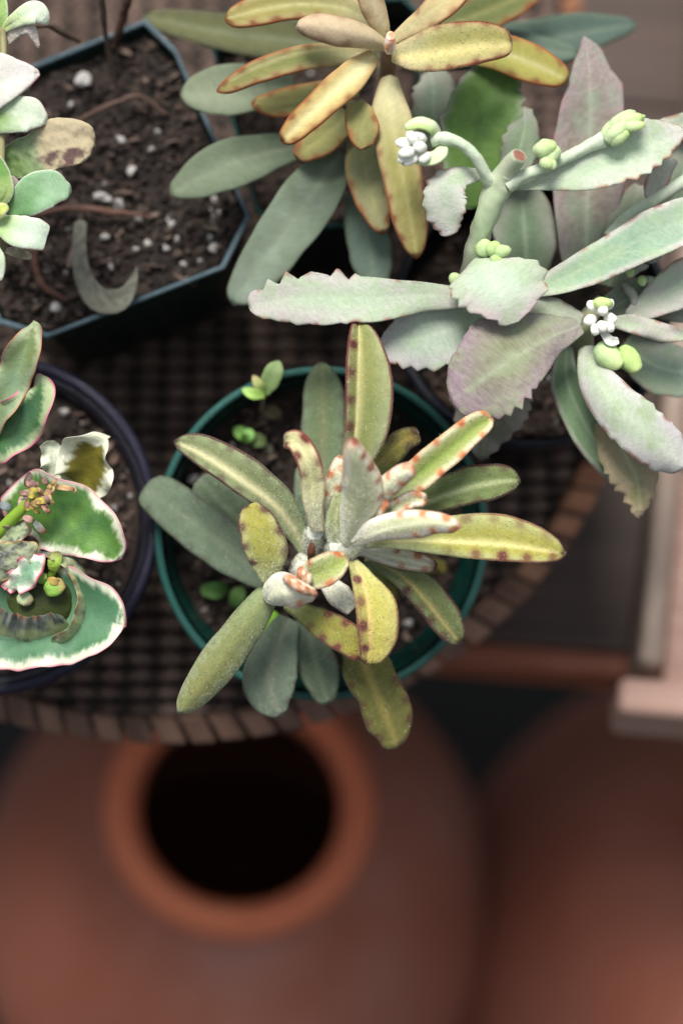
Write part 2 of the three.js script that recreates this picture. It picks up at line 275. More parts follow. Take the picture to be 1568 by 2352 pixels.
// ------------------------------------------------------------------ terracotta jars
const clayTex = (() => { const S = 512, c = new Uint8Array(S * S * 4); for (let j = 0; j < S; j++) for (let i = 0; i < S; i++) { const n = wrapN(i, j, S, 5, fbm), m = wrapN(i, j, S, 40, fbm), k = mul(mix(mix(C('#7f4534'), C('#9f5e46'), clamp((n - .2) * 1.8)), C('#94706a'), sm(.38, .72, m * .15 + n * .85) * .65), .9 + .2 * m), q = new THREE.Color(...k).convertLinearToSRGB(); c.set([q.r * 255, q.g * 255, q.b * 255, 255], (j * S + i) * 4); } const t = new THREE.DataTexture(c, S, S); t.colorSpace = THREE.SRGBColorSpace; t.wrapS = t.wrapT = THREE.RepeatWrapping; t.magFilter = THREE.LinearFilter; t.needsUpdate = true; return t; })();
const rimClay = new THREE.MeshStandardMaterial({ map: woodTex('#bd6044', '#d9835c', 14, 2), roughness: .8, bumpMap: rough, bumpScale: .0005 });
const clay = new THREE.MeshStandardMaterial({ map: clayTex, roughness: .82, bumpMap: rough, bumpScale: .0006 });
function jar(px, py, d, k, mouth, label, lean = 0) {
  const top = at(px, py, d), t = thing('terracotta_jar', label, 'jar', V(top.x, 0, top.z)), hh = top.y;
  const r0 = mouth, spl = pts => new THREE.SplineCurve(pts.map(p => new THREE.Vector2(p[0], p[1]))).getPoints(90);
  const outer = [[.02, -hh + .001], [.1 * k, -hh + .002], [.108 * k, -hh + .01], [.13 * k, -hh * .78], [.160 * k, -.36 * k], [.166 * k, -.27 * k], [.156 * k, -.18 * k], [.124 * k, -.10 * k], [.090 * k, -.055 * k], [r0 + .008, -.030]];
  const inner = [[r0 - .001, -.012], [r0 + .003, -.035], [.082 * k, -.06 * k], [.112 * k, -.10 * k], [.147 * k, -.18 * k], [.157 * k, -.27 * k], [.150 * k, -.36 * k], [.10 * k, -hh + .02], [.01, -hh + .015]];
  mesh('body', new THREE.LatheGeometry([...spl(outer), ...spl(inner)], 120).translate(top.x, hh, top.z), clay, t);
  const lip = []; for (let i = 0; i <= 40; i++) { const a = i / 40 * Math.PI * 2 + .0001; lip.push(new THREE.Vector2(r0 + .0085 + .0095 * Math.cos(a), -.014 + .0150 * Math.sin(a))); }
  mesh('rim', new THREE.LatheGeometry(lip, 120).translate(top.x, hh, top.z), rimClay, t);
  if (lean) { t.rotation.z = lean; t.position.x += Math.sin(lean) * hh; t.position.y += Math.abs(Math.sin(lean)) * .1; }
}
jar(553, 1838, 1.06, 1, .0545, 'large terracotta jar with a wide round mouth, in front of the basket', -.06);
jar(1840, 1950, 1.07, 1.13, .030, 'terracotta jar partly out of frame at the lower right corner');

// ------------------------------------------------------------------ pots and soil
const dustTex = (() => { const S = 512, d = new Uint8Array(S * S * 4); for (let j = 0; j < S; j++) for (let i = 0; i < S; i++) { const a = wrapN(i, j, S, 9, fbm), b = wrapN(i, j, S, 60, fbm), v = 200 + 40 * a - 110 * sm(.60, .72, b * .6 + a * .45) + 15 * b; d.set([v, v * .98, v * .95, 255], (j * S + i) * 4); } const t = new THREE.DataTexture(d, S, S); t.wrapS = t.wrapT = THREE.RepeatWrapping; t.magFilter = THREE.LinearFilter; t.needsUpdate = true; return t; })();
const plastic = (h, r = .38) => new THREE.MeshPhysicalMaterial({ color: h, map: dustTex, roughnessMap: rough, roughness: r * 1.7, bumpMap: rough, bumpScale: .00025, specularIntensity: .6 });
function potShell(t, poly, c, n, h, taper, lipW, lipH, mat, lipMat, flange = 0) { // poly: rim points in world, smooth or cornered
  const N = poly.length, ring = (sc, dn, list) => poly.map(p => { const q = c.clone().add(p.clone().sub(c).multiplyScalar(sc)).addScaledVector(n, -dn); list.push(q.x, q.y, q.z); });
  const build = rows => { const pos = [], idx = []; for (const [s, d] of rows) ring(s, d, pos); for (let j = 0; j < rows.length - 1; j++) for (let i = 0; i < N; i++) { const i2 = (i + 1) % N, a = j * N + i, b = j * N + i2; idx.push(a, a + N, b, b, a + N, b + N); } const g = new THREE.BufferGeometry(); g.setAttribute('position', new THREE.Float32BufferAttribute(pos, 3)); g.setIndex(idx); const uv = []; for (let i = 0; i < pos.length / 3; i++) uv.push(i % N / N * 10, Math.floor(i / N)); g.setAttribute('uv', new THREE.Float32BufferAttribute(uv, 2)); g.computeVertexNormals(); return g; };
  const l = lipW, wall = [[1 - l * .75, lipH * .6], [1 - l * .8, lipH], [taper, h - .002], [taper - .02, h], [.02, h], [.02, h - .002], [taper - .04, h - .003], ...(flange ? [[1 - flange - .02, .016], [1 - flange, .008], [1 - flange + .012, .0045], [1 - l * 1.15, .0026], [1 - l * .95, .0036]] : [[1 - l * 1.35, lipH], [1 - l * 1.25, lipH * .6]])];
  mesh('wall', build(wall.reverse()), mat, t);
  const lip = []; for (let i = 0; i <= 14; i++) { const a = i / 14 * Math.PI * 2; lip.push([1 - l / 2 + l / 2 * Math.cos(a), lipH / 2 - lipH / 2 * Math.sin(a)]); }
  mesh('rim', build(lip), lipMat || mat, t);
}
const circle = (c, n, r, k = 96) => { const a = R.clone().addScaledVector(n, -R.dot(n)).normalize(), b = V().crossVectors(n, a), o = []; for (let i = 0; i < k; i++) { const f = i / k * 2 * Math.PI; o.push(c.clone().addScaledVector(a, Math.cos(f) * r).addScaledVector(b, Math.sin(f) * r)); } return o; };
const soilMat = new THREE.MeshStandardMaterial({ vertexColors: true, roughness: .95 });
const crumbG = [0, 1, 2].map(k => { const g = new THREE.IcosahedronGeometry(1, 1), p = g.attributes.position; for (let i = 0; i < p.count; i++) { const s = .65 + .7 * noise(p.getX(i) * 1.4 + k * 9, p.getY(i) * 1.4, p.getZ(i) * 1.4 + 5); p.setXYZ(i, p.getX(i) * s, p.getY(i) * s * .75, p.getZ(i) * s); } g.computeVertexNormals(); return g; });
const crumbM = new THREE.MeshStandardMaterial({ roughness: .95 });
const perlM = new THREE.MeshStandardMaterial({ color: new THREE.Color(.42, .41, .4), roughness: .9, bumpMap: rough, bumpScale: .0004 });
function soil(label, poly, c, n, depth, sc, dark, crumbs, perl) {
  const t = thing('potting_soil', label, 'soil', c); t.userData.kind = 'stuff';
  const cc = c.clone().addScaledVector(n, -depth), a = R.clone().addScaledVector(n, -R.dot(n)).normalize(), b = V().crossVectors(n, a);
  const P2 = poly.map(p => { const q = p.clone().sub(c).multiplyScalar(sc); return [q.dot(a), q.dot(b)]; }), N = P2.length, rings = 26, pos = [], col = [], idx = [];
  const hgt = (x, y) => .0075 * (fbm(x * 70 + 3, y * 70) - .5) + .003 * (noise(x * 400, y * 400) - .5);
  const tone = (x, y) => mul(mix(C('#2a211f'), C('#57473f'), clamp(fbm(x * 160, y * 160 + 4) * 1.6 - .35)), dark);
  const put = (x, y) => { const p = cc.clone().addScaledVector(a, x).addScaledVector(b, y).addScaledVector(n, hgt(x, y)); pos.push(p.x, p.y, p.z); col.push(...tone(x, y)); };
  for (let j = 0; j <= rings; j++) for (let i = 0; i < N; i++) put(P2[i][0] * j / rings, P2[i][1] * j / rings);
  for (let j = 0; j < rings; j++) for (let i = 0; i < N; i++) { const i2 = (i + 1) % N, k = j * N + i, l = j * N + i2; idx.push(k, k + N, l, l, k + N, l + N); }
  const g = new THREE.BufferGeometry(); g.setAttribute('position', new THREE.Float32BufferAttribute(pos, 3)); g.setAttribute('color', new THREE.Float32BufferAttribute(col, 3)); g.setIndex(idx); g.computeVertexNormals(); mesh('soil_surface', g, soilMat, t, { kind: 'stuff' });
  const inside = () => { const i = Math.floor(rnd() * N), s = Math.sqrt(rnd()) * .97, q = P2[i], q2 = P2[(i + 1) % N], f = rnd(); return [lerp(q[0], q2[0], f) * s, lerp(q[1], q2[1], f) * s]; };
  const M = new THREE.Matrix4(), Q = new THREE.Quaternion(), co = new THREE.Color();
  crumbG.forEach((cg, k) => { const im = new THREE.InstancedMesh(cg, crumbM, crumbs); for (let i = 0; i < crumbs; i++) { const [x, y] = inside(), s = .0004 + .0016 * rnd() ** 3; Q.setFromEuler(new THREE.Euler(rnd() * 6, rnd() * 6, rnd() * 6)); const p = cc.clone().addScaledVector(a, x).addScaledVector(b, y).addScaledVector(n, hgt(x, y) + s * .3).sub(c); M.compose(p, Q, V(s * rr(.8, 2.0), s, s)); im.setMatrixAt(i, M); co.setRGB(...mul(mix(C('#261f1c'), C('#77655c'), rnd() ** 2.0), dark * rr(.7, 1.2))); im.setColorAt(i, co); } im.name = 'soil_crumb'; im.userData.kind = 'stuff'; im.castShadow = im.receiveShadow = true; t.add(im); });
  { const n2 = Math.round(crumbs / 14), im = new THREE.InstancedMesh(crumbG[1], crumbM, n2); for (let i = 0; i < n2; i++) { const [x, y] = inside(), s = rr(.0008, .002); Q.setFromEuler(new THREE.Euler(rr(-.3, .3) - Math.PI * .2, rnd() * 6, rr(-.4, .4))); const p = cc.clone().addScaledVector(a, x).addScaledVector(b, y).addScaledVector(n, hgt(x, y) + s * .5).sub(c); M.compose(p, Q, V(s * rr(1.8, 4), s * .35, s * rr(.6, 1.1))); im.setMatrixAt(i, M); co.setRGB(...mul(mix(C('#5a463c'), C('#a08c80'), rnd()), dark * 1.2)); im.setColorAt(i, co); } im.name = 'bark_chip'; im.userData.kind = 'stuff'; im.castShadow = im.receiveShadow = true; t.add(im); }
  const addP = (x, y, s) => { const m = new THREE.Mesh(crumbG[Math.floor(rnd() * 3)], perlM); m.name = 'perlite_granule'; m.position.copy(cc).addScaledVector(a, x).addScaledVector(b, y).addScaledVector(n, hgt(x, y) + s * .55).sub(c); m.rotation.set(rnd() * 6, rnd() * 6, rnd() * 6); m.scale.set(s * 1.1, s * .95, s); m.castShadow = m.receiveShadow = true; t.add(m); };
  for (const q of perl.at) { const p = onPlane(q[0], q[1], cc, n).sub(cc); addP(p.dot(a), p.dot(b), q[2] * .88 * cc.distanceTo(CAM) * KPX); }
  for (let i = 0; i < perl.n; i++) { const [x, y] = inside(); addP(x, y, rr(.0007, .0015)); }
  return t;
}
const POTS = {};
{ // green pot
  const n = tilt(.08, -.05), c = at(742, 1228, dist(-4)), r = 386 * dist(-4) * KPX, poly = circle(c, n, r);
  const t = thing('green_pot', 'round teal green plastic pot holding the furry plant in the middle', 'plant pot', c.clone().addScaledVector(n, -.075));
  potShell(t, poly, c, n, .075, .8, .05, .0045, plastic('#0b3d38', .4), plastic('#2f625e', .42));
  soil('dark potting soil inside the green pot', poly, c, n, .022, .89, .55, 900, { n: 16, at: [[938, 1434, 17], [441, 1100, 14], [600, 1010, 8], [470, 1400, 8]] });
}
{ // black round pot at the left
  const n = tilt(0, .12), c = at(-33, 1200, dist(-4)), r = 398 * dist(-4) * KPX, poly = circle(c, n, r);
  const t = thing('black_pot', 'round black plastic pot with a thick rim at the left edge', 'plant pot', c.clone().addScaledVector(n, -.07));
  potShell(t, poly, c, n, .07, .82, .066, .006, plastic('#1b1b26', .4), plastic('#23243a', .34), .125);
  soil('brown potting soil inside the thick rimmed black pot', poly, c, n, .014, .86, .7, 900, { n: 30, at: [[150, 950, 15], [300, 1140, 8], [135, 1232, 8], [268, 1340, 10], [262, 1250, 7], [300, 1080, 8], [245, 1415, 8], [325, 1180, 9]] });
}
{ // square pot
  const n = tilt(0, .16), c = at(230, 420, dist(-5)), px = [[576, 496], [516, 616], [108, 776], [-5, 742], [-150, 380], [-95, 215], [335, 42], [405, 110]];
  const corner = px.map(p => onPlane(p[0], p[1], c, n)), poly = []; corner.forEach((p, i) => { const q = corner[(i + 1) % 8]; for (let k = 0; k < 12; k++) poly.push(p.clone().lerp(q, k / 12)); }); poly.reverse();
  if (V().crossVectors(poly[0].clone().sub(c), poly[20].clone().sub(c)).dot(n) < 0) poly.reverse();
  const t = thing('square_pot', 'square dark green plastic pot with cut corners, at the upper left', 'plant pot', c.clone().addScaledVector(n, -.09));
  potShell(t, poly, c, n, .09, .84, .036, .002, plastic('#0b2a27', .5), plastic('#5f7683', .38));
  soil('bare brown soil with white granules in the square pot', poly, c, n, .007, .955, .42, 1500, { n: 42, at: [[238, 454, 18], [303, 393, 14], [392, 513, 14], [242, 550, 13], [338, 560, 11], [382, 570, 12], [312, 572, 10], [488, 572, 13], [478, 545, 11], [195, 190, 24], [282, 325, 14], [112, 622, 11], [130, 705, 17], [155, 628, 9], [250, 462, 12], [460, 600, 8], [320, 505, 10], [275, 470, 13], [165, 245, 10], [494, 460, 9], [430, 640, 7], [350, 350, 9]] });
}
{ // pot of the upper plant
  const n = tilt(0, .2), c = at(745, 240, dist(-7)), px = [[925, 478], [890, 520], [622, 525], [585, 480], [480, 90], [520, 20], [930, -10], [985, 40]];
  const corner = px.map(p => onPlane(p[0], p[1], c, n)), poly = []; corner.forEach((p, i) => { const q = corner[(i + 1) % 8]; for (let k = 0; k < 10; k++) poly.push(p.clone().lerp(q, k / 10)); }); poly.reverse();
  if (V().crossVectors(poly[0].clone().sub(c), poly[20].clone().sub(c)).dot(n) < 0) poly.reverse();
  const t = thing('dark_square_pot', 'dark square pot mostly hidden under the yellowish upper plant', 'plant pot', c.clone().addScaledVector(n, -.08));
  potShell(t, poly, c, n, .08, .84, .04, .003, plastic('#07211f', .5), plastic('#1c4a4a', .4));
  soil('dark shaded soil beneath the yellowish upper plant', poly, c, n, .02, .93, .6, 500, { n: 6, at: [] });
}
{ // pot of the silvery plant
  const n = tilt(0, .2), c = at(1222, 716, dist(-6)), r = 322 * dist(-6) * KPX, poly = circle(c, n, r);
  const t = thing('black_round_pot', 'round black plastic pot under the silvery toothed plant', 'plant pot', c.clone().addScaledVector(n, -.075));
  potShell(t, poly, c, n, .075, .8, .075, .006, plastic('#0d0e14', .4), plastic('#151a28', .34));
  soil('dark soil in the black pot under the silvery plant', poly, c, n, .016, .9, .7, 700, { n: 14, at: [[990, 640, 8]] });
}

// ------------------------------------------------------------------ colouring of the leaves
function tomColor(p) { // furry leaf: green, pale midrib, brown dotted margin
  const { s, u, v, e, ph } = p; const ex = s.tx;
  const pale = C(ex.pale), grn = mix(C(ex.a), C(ex.b), clamp(fbm(p.y / 40 + ph, p.x / 30) * 1.4 - .2) * .6 + sm(.35, 1, v) * .4);
  let c = mix(pale, grn, sm(-.02, ex.paleTo ?? .5, v) * (.55 + .45 * sm(1.1, .3, Math.abs(u)) + .0));
  const mw = ex.midW ?? .16; c = mix(c, C(ex.mid), Math.exp(-(((u - (ex.midU ?? 0)) / mw) ** 2)) * (ex.midK ?? .8) * (1 - .35 * v));
  c = mul(c, .90 + .2 * noise(p.x / 2.5 + ph, p.y / 6, p.h > 0 ? 0 : 3));
  const m = sm(ex.band ?? 12, (ex.band ?? 12) * .25, e);
  if (ex.rimK) c = mix(c, C(ex.rim), m * ex.rimK);
  const per = ex.per ?? 44, q = p.y / per + (u < 0 ? .4 : 0) + ph * .37 + .25 * noise(p.y / per, ph, 5), fr = q - Math.floor(q), big = .38 + .72 * hash(Math.floor(q), u < 0 ? 1 : 2, ph), rs = (ex.spotR ?? 9) * (.7 + .4 * big);
  const sd = ((fr - .5) * per / rs) ** 2 + ((e - (ex.spotAt ?? 8)) / (rs * .95)) ** 2;
  c = mix(c, C(ex.spot), clamp(sm(1.7, .25, sd + (noise(p.x / 3, p.y / 3, 8) - .5) * .5) * sm(ex.from ?? .3, (ex.from ?? .3) + .15, v) * big * 1.25 * (ex.spotK ?? 1) * (u < 0 ? ex.kL ?? 1 : ex.kR ?? 1)));
  c = mix(c, C(ex.edge), .4 * sm(5, .8, sd) * sm(ex.from ?? .3, (ex.from ?? .3) + .15, v) * (ex.spotK ?? 1) * (u < 0 ? ex.kL ?? 1 : ex.kR ?? 1));
  { const l = c[0] * .3 + c[1] * .6 + c[2] * .1; c = mix(c, [l * 1.02, l, l * .9], ex.grey ?? .04); }
  c = mix(c, C(ex.edge), sm(8, 2, e) * (ex.edgeK ?? .7) * sm(ex.from ?? .2, .7, v));
  c = mix(c, C(ex.spot), sm(ex.tipAt ?? .95, 1, v) * (ex.tipK ?? .6));
  return c;
}
const tom = (tx, o = {}) => ({ color: tomColor, tx, mat: felt, hair: 11, hairLen: 1.5, hairW: .2, thick: 2.0, rib: 0, nu: 48, nv: 90, ...o });
const GREEN = { spotK: .35, edgeK: 1, pale: '#cbd5b8', a: '#5f6f46', b: '#757b4a', mid: '#d9d9aa', edge: '#4f2b2e', spot: '#46282a' };
const LIME = { edgeK: .8, grey: .06, pale: '#d0d9ae', a: '#8f9a4c', b: '#aaa24a', mid: '#eee6a2', edge: '#7d4238', spot: '#553430' };
const YOUNG = { pale: '#e9edda', a: '#9cab6c', b: '#c9cf98', mid: '#8fa256', rim: '#efe7c6', rimK: .75, edge: '#cf8a5a', spot: '#c8693a', edgeK: .35, tipK: .4, spotAt: 6, spotR: 7.5, per: 62 };
const CREAM = { pale: '#f2f4ea', a: '#dbe2c2', b: '#e6e6c8', mid: '#e4e9cc', rim: '#faf5ea', rimK: .85, edge: '#e2a67c', edgeK: .35, spot: '#d07a48', spotAt: 7, spotR: 7.5, per: 50, tipK: .75, from: .4 };
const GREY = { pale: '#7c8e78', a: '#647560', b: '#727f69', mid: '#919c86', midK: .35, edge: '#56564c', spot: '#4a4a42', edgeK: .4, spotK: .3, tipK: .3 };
const OLIVE = { pale: '#7f8a58', a: '#66682f', b: '#857a3c', mid: '#a8984e', edge: '#5b4030', spot: '#4a3327', edgeK: .5, spotK: .6, tipK: .4 };

// ------------------------------------------------------------------ the furry plant in the green pot
{
  const t = thing('panda_plant', 'furry green succulent with brown dotted leaf edges in the teal green pot', 'succulent', at(735, 1260, dist(-6)));
  const w = (tt, a) => mul(C('#e6ebe2'), .88 + .25 * noise(tt * 20, a * 3));
  tube([[742, 1300, -6.5, 26], [738, 1280, -3, 24], [760, 1262, -1, 24], [778, 1252, .4, 22]], 22, felt, t, 'stem', 30, w, { hair: 9, lump: .3 });
  tube([[745, 1300, -4, 28], [772, 1268, -1, 34], [800, 1246, .1, 34], [830, 1236, .8, 18]], 30, felt, t, 'stem', 30, w, { hair: 9, lump: .3 });
  tube([[735, 1270, -2, 26], [722, 1245, -.6, 26], [722, 1222, .2, 18]], 24, felt, t, 'stem', 20, w, { hair: 9, lump: .3 });
  tube([[742, 1290, -5, 24], [712, 1285, -2, 24], [690, 1312, .2, 22]], 22, felt, t, 'stem', 26, w, { hair: 9, lump: .3 });
  const hv = { hair: 4 };
  // lower and shaded leaves first
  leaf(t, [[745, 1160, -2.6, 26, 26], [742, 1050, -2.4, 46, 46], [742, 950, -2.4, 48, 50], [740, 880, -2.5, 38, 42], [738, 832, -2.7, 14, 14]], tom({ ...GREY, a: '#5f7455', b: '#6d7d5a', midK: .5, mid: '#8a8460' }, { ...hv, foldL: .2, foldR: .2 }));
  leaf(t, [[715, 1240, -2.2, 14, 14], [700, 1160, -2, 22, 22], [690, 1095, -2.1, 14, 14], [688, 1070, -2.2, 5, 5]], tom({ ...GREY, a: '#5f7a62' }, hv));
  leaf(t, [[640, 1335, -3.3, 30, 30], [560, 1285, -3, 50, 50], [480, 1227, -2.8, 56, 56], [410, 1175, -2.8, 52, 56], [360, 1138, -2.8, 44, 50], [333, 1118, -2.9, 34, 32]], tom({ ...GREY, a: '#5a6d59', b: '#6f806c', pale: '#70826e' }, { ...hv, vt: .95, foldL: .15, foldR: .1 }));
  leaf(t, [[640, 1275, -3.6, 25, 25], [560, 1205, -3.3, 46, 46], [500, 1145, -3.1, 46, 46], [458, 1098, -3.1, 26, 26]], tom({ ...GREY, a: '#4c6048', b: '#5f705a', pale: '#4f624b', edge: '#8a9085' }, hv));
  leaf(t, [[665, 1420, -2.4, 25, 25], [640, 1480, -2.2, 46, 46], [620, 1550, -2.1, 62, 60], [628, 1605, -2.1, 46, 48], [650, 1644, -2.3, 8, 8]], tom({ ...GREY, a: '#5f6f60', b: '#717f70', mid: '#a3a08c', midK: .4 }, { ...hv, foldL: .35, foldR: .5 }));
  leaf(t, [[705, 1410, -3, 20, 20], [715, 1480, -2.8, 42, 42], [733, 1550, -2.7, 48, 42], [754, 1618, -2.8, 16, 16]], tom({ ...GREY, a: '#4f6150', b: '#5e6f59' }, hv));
  leaf(t, [[815, 1440, -2, 30, 30], [835, 1520, -1.8, 52, 50], [862, 1590, -1.7, 66, 48], [888, 1650, -1.8, 58, 48], [906, 1698, -2, 32, 34], [915, 1716, -2.1, 14, 14]], tom({ ...OLIVE, a: '#595d30', b: '#6d6c3a', pale: '#5c5f30', mid: '#a39250', midK: .7 }, { ...hv, irreg: .2, foldR: .15, foldL: .2 }));
  leaf(t, [[880, 1290, -2.2, 25, 25], [960, 1298, -2, 30, 30], [1028, 1305, -2, 14, 14]], tom({ ...OLIVE, a: '#7c8a3e' }, hv));
  leaf(t, [[840, 1310, -2.4, 20, 20], [880, 1345, -2.2, 24, 24], [918, 1382, -2.2, 10, 10]], tom({ ...OLIVE, a: '#7c8a3e', tipAt: .7, tipK: .9 }, hv));
  leaf(t, [[845, 1095, -1.6, 20, 20], [885, 1050, -1.2, 30, 32], [925, 1014, -1, 28, 26], [962, 1000, -1.2, 18, 18]], tom({ ...OLIVE, a: '#83853a', b: '#9a8f3c', tipAt: .72, tipK: .9, mid: '#bfa95a' }));
  leaf(t, [[880, 1207, -.7, 14, 12], [960, 1162, -.3, 32, 26], [1040, 1130, 0, 46, 38], [1110, 1110, 0, 44, 42], [1162, 1103, -.2, 32, 32], [1194, 1104, -.4, 10, 10]], tom({ ...GREEN, a: '#5f7446', b: '#72804f', mid: '#c3cf9e', midU: .05, pale: '#8d9f6a' }, { foldL: .2, foldR: .3, irreg: .12 }));
  leaf(t, [[838, 1284, -1.7, 10, 10], [890, 1304, -1.4, 26, 20], [937, 1336, -1.1, 44, 26], [985, 1390, -1, 52, 28], [1026, 1442, -1.1, 42, 26], [1056, 1476, -1.3, 18, 14]], tom({ ...GREEN, a: '#5f6e42', b: '#6a7348', spotK: .8, kL: .1, spotAt: 10, mid: '#b8a56c', midW: .13, pale: '#7d8a68' }, { foldR: .8, foldL: .25, sharp: .1 }));
  leaf(t, [[820, 1264, -1, 10, 10], [890, 1277, -.8, 22, 20], [950, 1291, -.6, 24, 20], [1003, 1303, -.6, 14, 12]], tom({ ...CREAM, a: '#b9c1a6', b: '#c7ccb4', tipAt: .86, tipK: 1, spot: '#7a3a26' }, { foldL: -.3, foldR: -.3 }));
  leaf(t, [[745, 1335, -.8, 14, 14], [778, 1366, -.4, 28, 28], [812, 1398, -.5, 20, 20]], tom({ ...CREAM, a: '#dfe2d6', b: '#dfe2d6', spotK: 0, edgeK: 0, tipK: 0 }));
  // tall leaf at the top
  leaf(t, [[776, 1238, -.4, 13, 14], [784, 1150, .2, 15, 18], [800, 1070, .6, 20, 42], [815, 1000, .9, 25, 68], [820, 930, 1, 27, 78], [822, 860, 1, 27, 76], [824, 795, .8, 26, 56], [824, 735, .4, 14, 18]], tom({ ...GREEN, a: '#6d7d4a', b: '#8a8c50', mid: '#d8cf98', midW: .12, spotK: .95, spotAt: 13, spotR: 10, per: 62, kR: .1, pale: '#b9c3a0', edge: '#6e3034' }, { foldL: 1.1, foldR: .3, sharp: .1, nu: 56, nv: 120, irreg: .12 }));
  // left leaf
  leaf(t, [[702, 1264, -1.3, 16, 16], [674, 1206, -.6, 30, 28], [627, 1150, 0, 34, 44], [562, 1102, .3, 36, 52], [500, 1060, .2, 34, 48], [446, 1030, -.1, 26, 36], [400, 1014, -.3, 12, 12]], tom({ ...GREEN, a: '#6a7850', b: '#79835c', mid: '#ddd9ac', midU: -.12, midW: .24, midK: .95, pale: '#aebd96', spotK: .35, edgeK: .95, edge: '#563236', n: 7 }, { foldL: .35, foldR: .2, nu: 56, nv: 120 }));
  // long right leaf
  leaf(t, [[818, 1250, -.6, 12, 12], [900, 1243, 0, 18, 16], [990, 1243, .4, 52, 28], [1070, 1246, .6, 66, 36], [1150, 1251, .6, 70, 36], [1222, 1260, .4, 56, 32], [1272, 1269, .1, 32, 19], [1297, 1273, -.1, 10, 10]], tom({ ...LIME, spotAt: 12, spotR: 10, per: 58, kL: .5, from: .4, midW: .13, midK: .95, spotK: .95 }, { foldL: .15, foldR: .7, sharp: .1, nu: 56, nv: 120 }));
  // lower young leaf, yellow
  leaf(t, [[655, 1388, -.6, 10, 10], [700, 1413, -.2, 26, 20], [745, 1441, 0, 40, 30], [795, 1476, .1, 46, 28], [830, 1514, 0, 20, 14]], tom({ ...LIME, a: '#7f8540', b: '#a3983c', mid: '#a5a455', midK: .2, pale: '#8e9a64', n: 9 }, { foldL: .3, foldR: .45 }));
  leaf(t, [[640, 1337, -.4, 20, 20], [596, 1390, .4, 36, 34], [540, 1470, .7, 44, 43], [490, 1540, .7, 42, 45], [440, 1602, .4, 32, 32], [410, 1638, .1, 12, 12]], tom({ ...GREEN, a: '#6f7d50', b: '#7f7f50', mid: '#7d7f50', midK: .5, pale: '#8a9a72', edge: '#a9ad92', edgeK: .5, spot: '#47643f', spotK: .7, n: 9 }, { foldL: -.45, foldR: -.55, thick: 3, nu: 56, nv: 110 }));
  leaf(t, [[812, 1290, .1, 10, 8], [830, 1330, .9, 28, 22], [843, 1385, 1.2, 64, 28], [847, 1440, 1.2, 68, 26], [847, 1490, 1, 52, 22], [840, 1524, .8, 20, 10]], tom({ ...LIME, a: '#b3b055', b: '#bcb058', mid: '#e6c88a', midW: .1, spotAt: 13, spotR: 10, per: 50, kL: .1, from: .15, pale: '#c5c888', edge: '#8c4a44' }, { foldR: .9, foldL: .1, sharp: .1, nu: 56, nv: 110 }));
  leaf(t, [[622, 1344, .2, 12, 10], [613, 1310, .6, 24, 32], [606, 1265, 1, 42, 54], [596, 1218, 1.1, 46, 50], [583, 1180, 1, 34, 32], [574, 1158, .8, 12, 12]], tom({ ...LIME, a: '#8f9440', b: '#a39a40', mid: '#b3b060', midK: .3, edge: '#5b3034', spot: '#4b2a2c', n: 8, from: .2 }, { foldL: .5, foldR: .45, sharp: .5 }));
  // rosette of young leaves
  leaf(t, [[755, 1235, -.2, 16, 16], [758, 1150, .8, 22, 20], [772, 1085, 1.4, 18, 18], [783, 1046, 1.6, 10, 10]], tom(CREAM));
  leaf(t, [[730, 1220, .5, 14, 14], [720, 1160, 1.2, 22, 22], [716, 1105, 1.6, 26, 30], [703, 1055, 2, 24, 32], [680, 1020, 1.8, 20, 30], [654, 1014, 1.3, 16, 16]], tom({ ...GREEN, a: '#b3bb8c', b: '#cfc792', pale: '#e3e9d2', mid: '#dcdcae', rim: '#e0cfa0', rimK: .5, tipAt: .86, tipK: .85, edge: '#8a4438', from: .45, spotK: .8 }, { foldL: .4, foldR: .4 }));
  leaf(t, [[850, 1197, .3, 14, 14], [900, 1141, .8, 26, 26], [960, 1088, 1.2, 36, 38], [1030, 1032, 1.3, 36, 36], [1086, 985, 1.1, 32, 30], [1128, 958, .8, 18, 18]], tom({ ...YOUNG, a: '#8ea054', b: '#a0ab64', mid: '#6d8a38', midW: .22, midK: .85, n: 9, band: 18 }, { foldL: .75, foldR: .6, sharp: .15, nu: 56, nv: 110 }));
  leaf(t, [[880, 1182, 1, 10, 10], [915, 1161, 1.5, 18, 18], [950, 1147, 1.8, 20, 20], [980, 1150, 1.9, 14, 14]], tom({ ...CREAM, mid: '#a9b888', midW: .4 }, { foldL: .9, foldR: .9 }));
  leaf(t, [[838, 1168, 1, 15, 15], [885, 1121, 2, 26, 26], [925, 1088, 2.6, 22, 22], [952, 1076, 2.8, 16, 16]], tom(CREAM, { thick: 3, foldL: -.4, foldR: -.4 }));
  leaf(t, [[812, 1247, .7, 16, 12], [870, 1221, 1.6, 34, 22], [940, 1204, 2.2, 32, 34], [1000, 1200, 2.6, 24, 26], [1038, 1207, 2.7, 18, 18], [1058, 1210, 2.7, 8, 8]], tom({ ...CREAM, a: '#cdd6a8', b: '#d8dab4', band: 22, n: 8 }, { thick: 3, foldL: .4, foldR: -.7 }));
  leaf(t, [[795, 1248, .5, 16, 18], [813, 1192, 1.5, 37, 42], [827, 1130, 2.5, 46, 54], [822, 1080, 3.2, 34, 39], [812, 1036, 3.8, 22, 22], [808, 1004, 4, 12, 12]], tom({ ...CREAM, a: '#c6cea8', b: '#cfd1b0', mid: '#b3be92', midW: .45, midK: .6, rim: '#ecebd8', band: 20, per: 44, kL: .1, spot: '#8a3a34', edge: '#b98a68', n: 8, tipAt: .9, tipK: .8 }, { thick: 3, foldL: -.6, foldR: -.5, nu: 56, nv: 100 }));
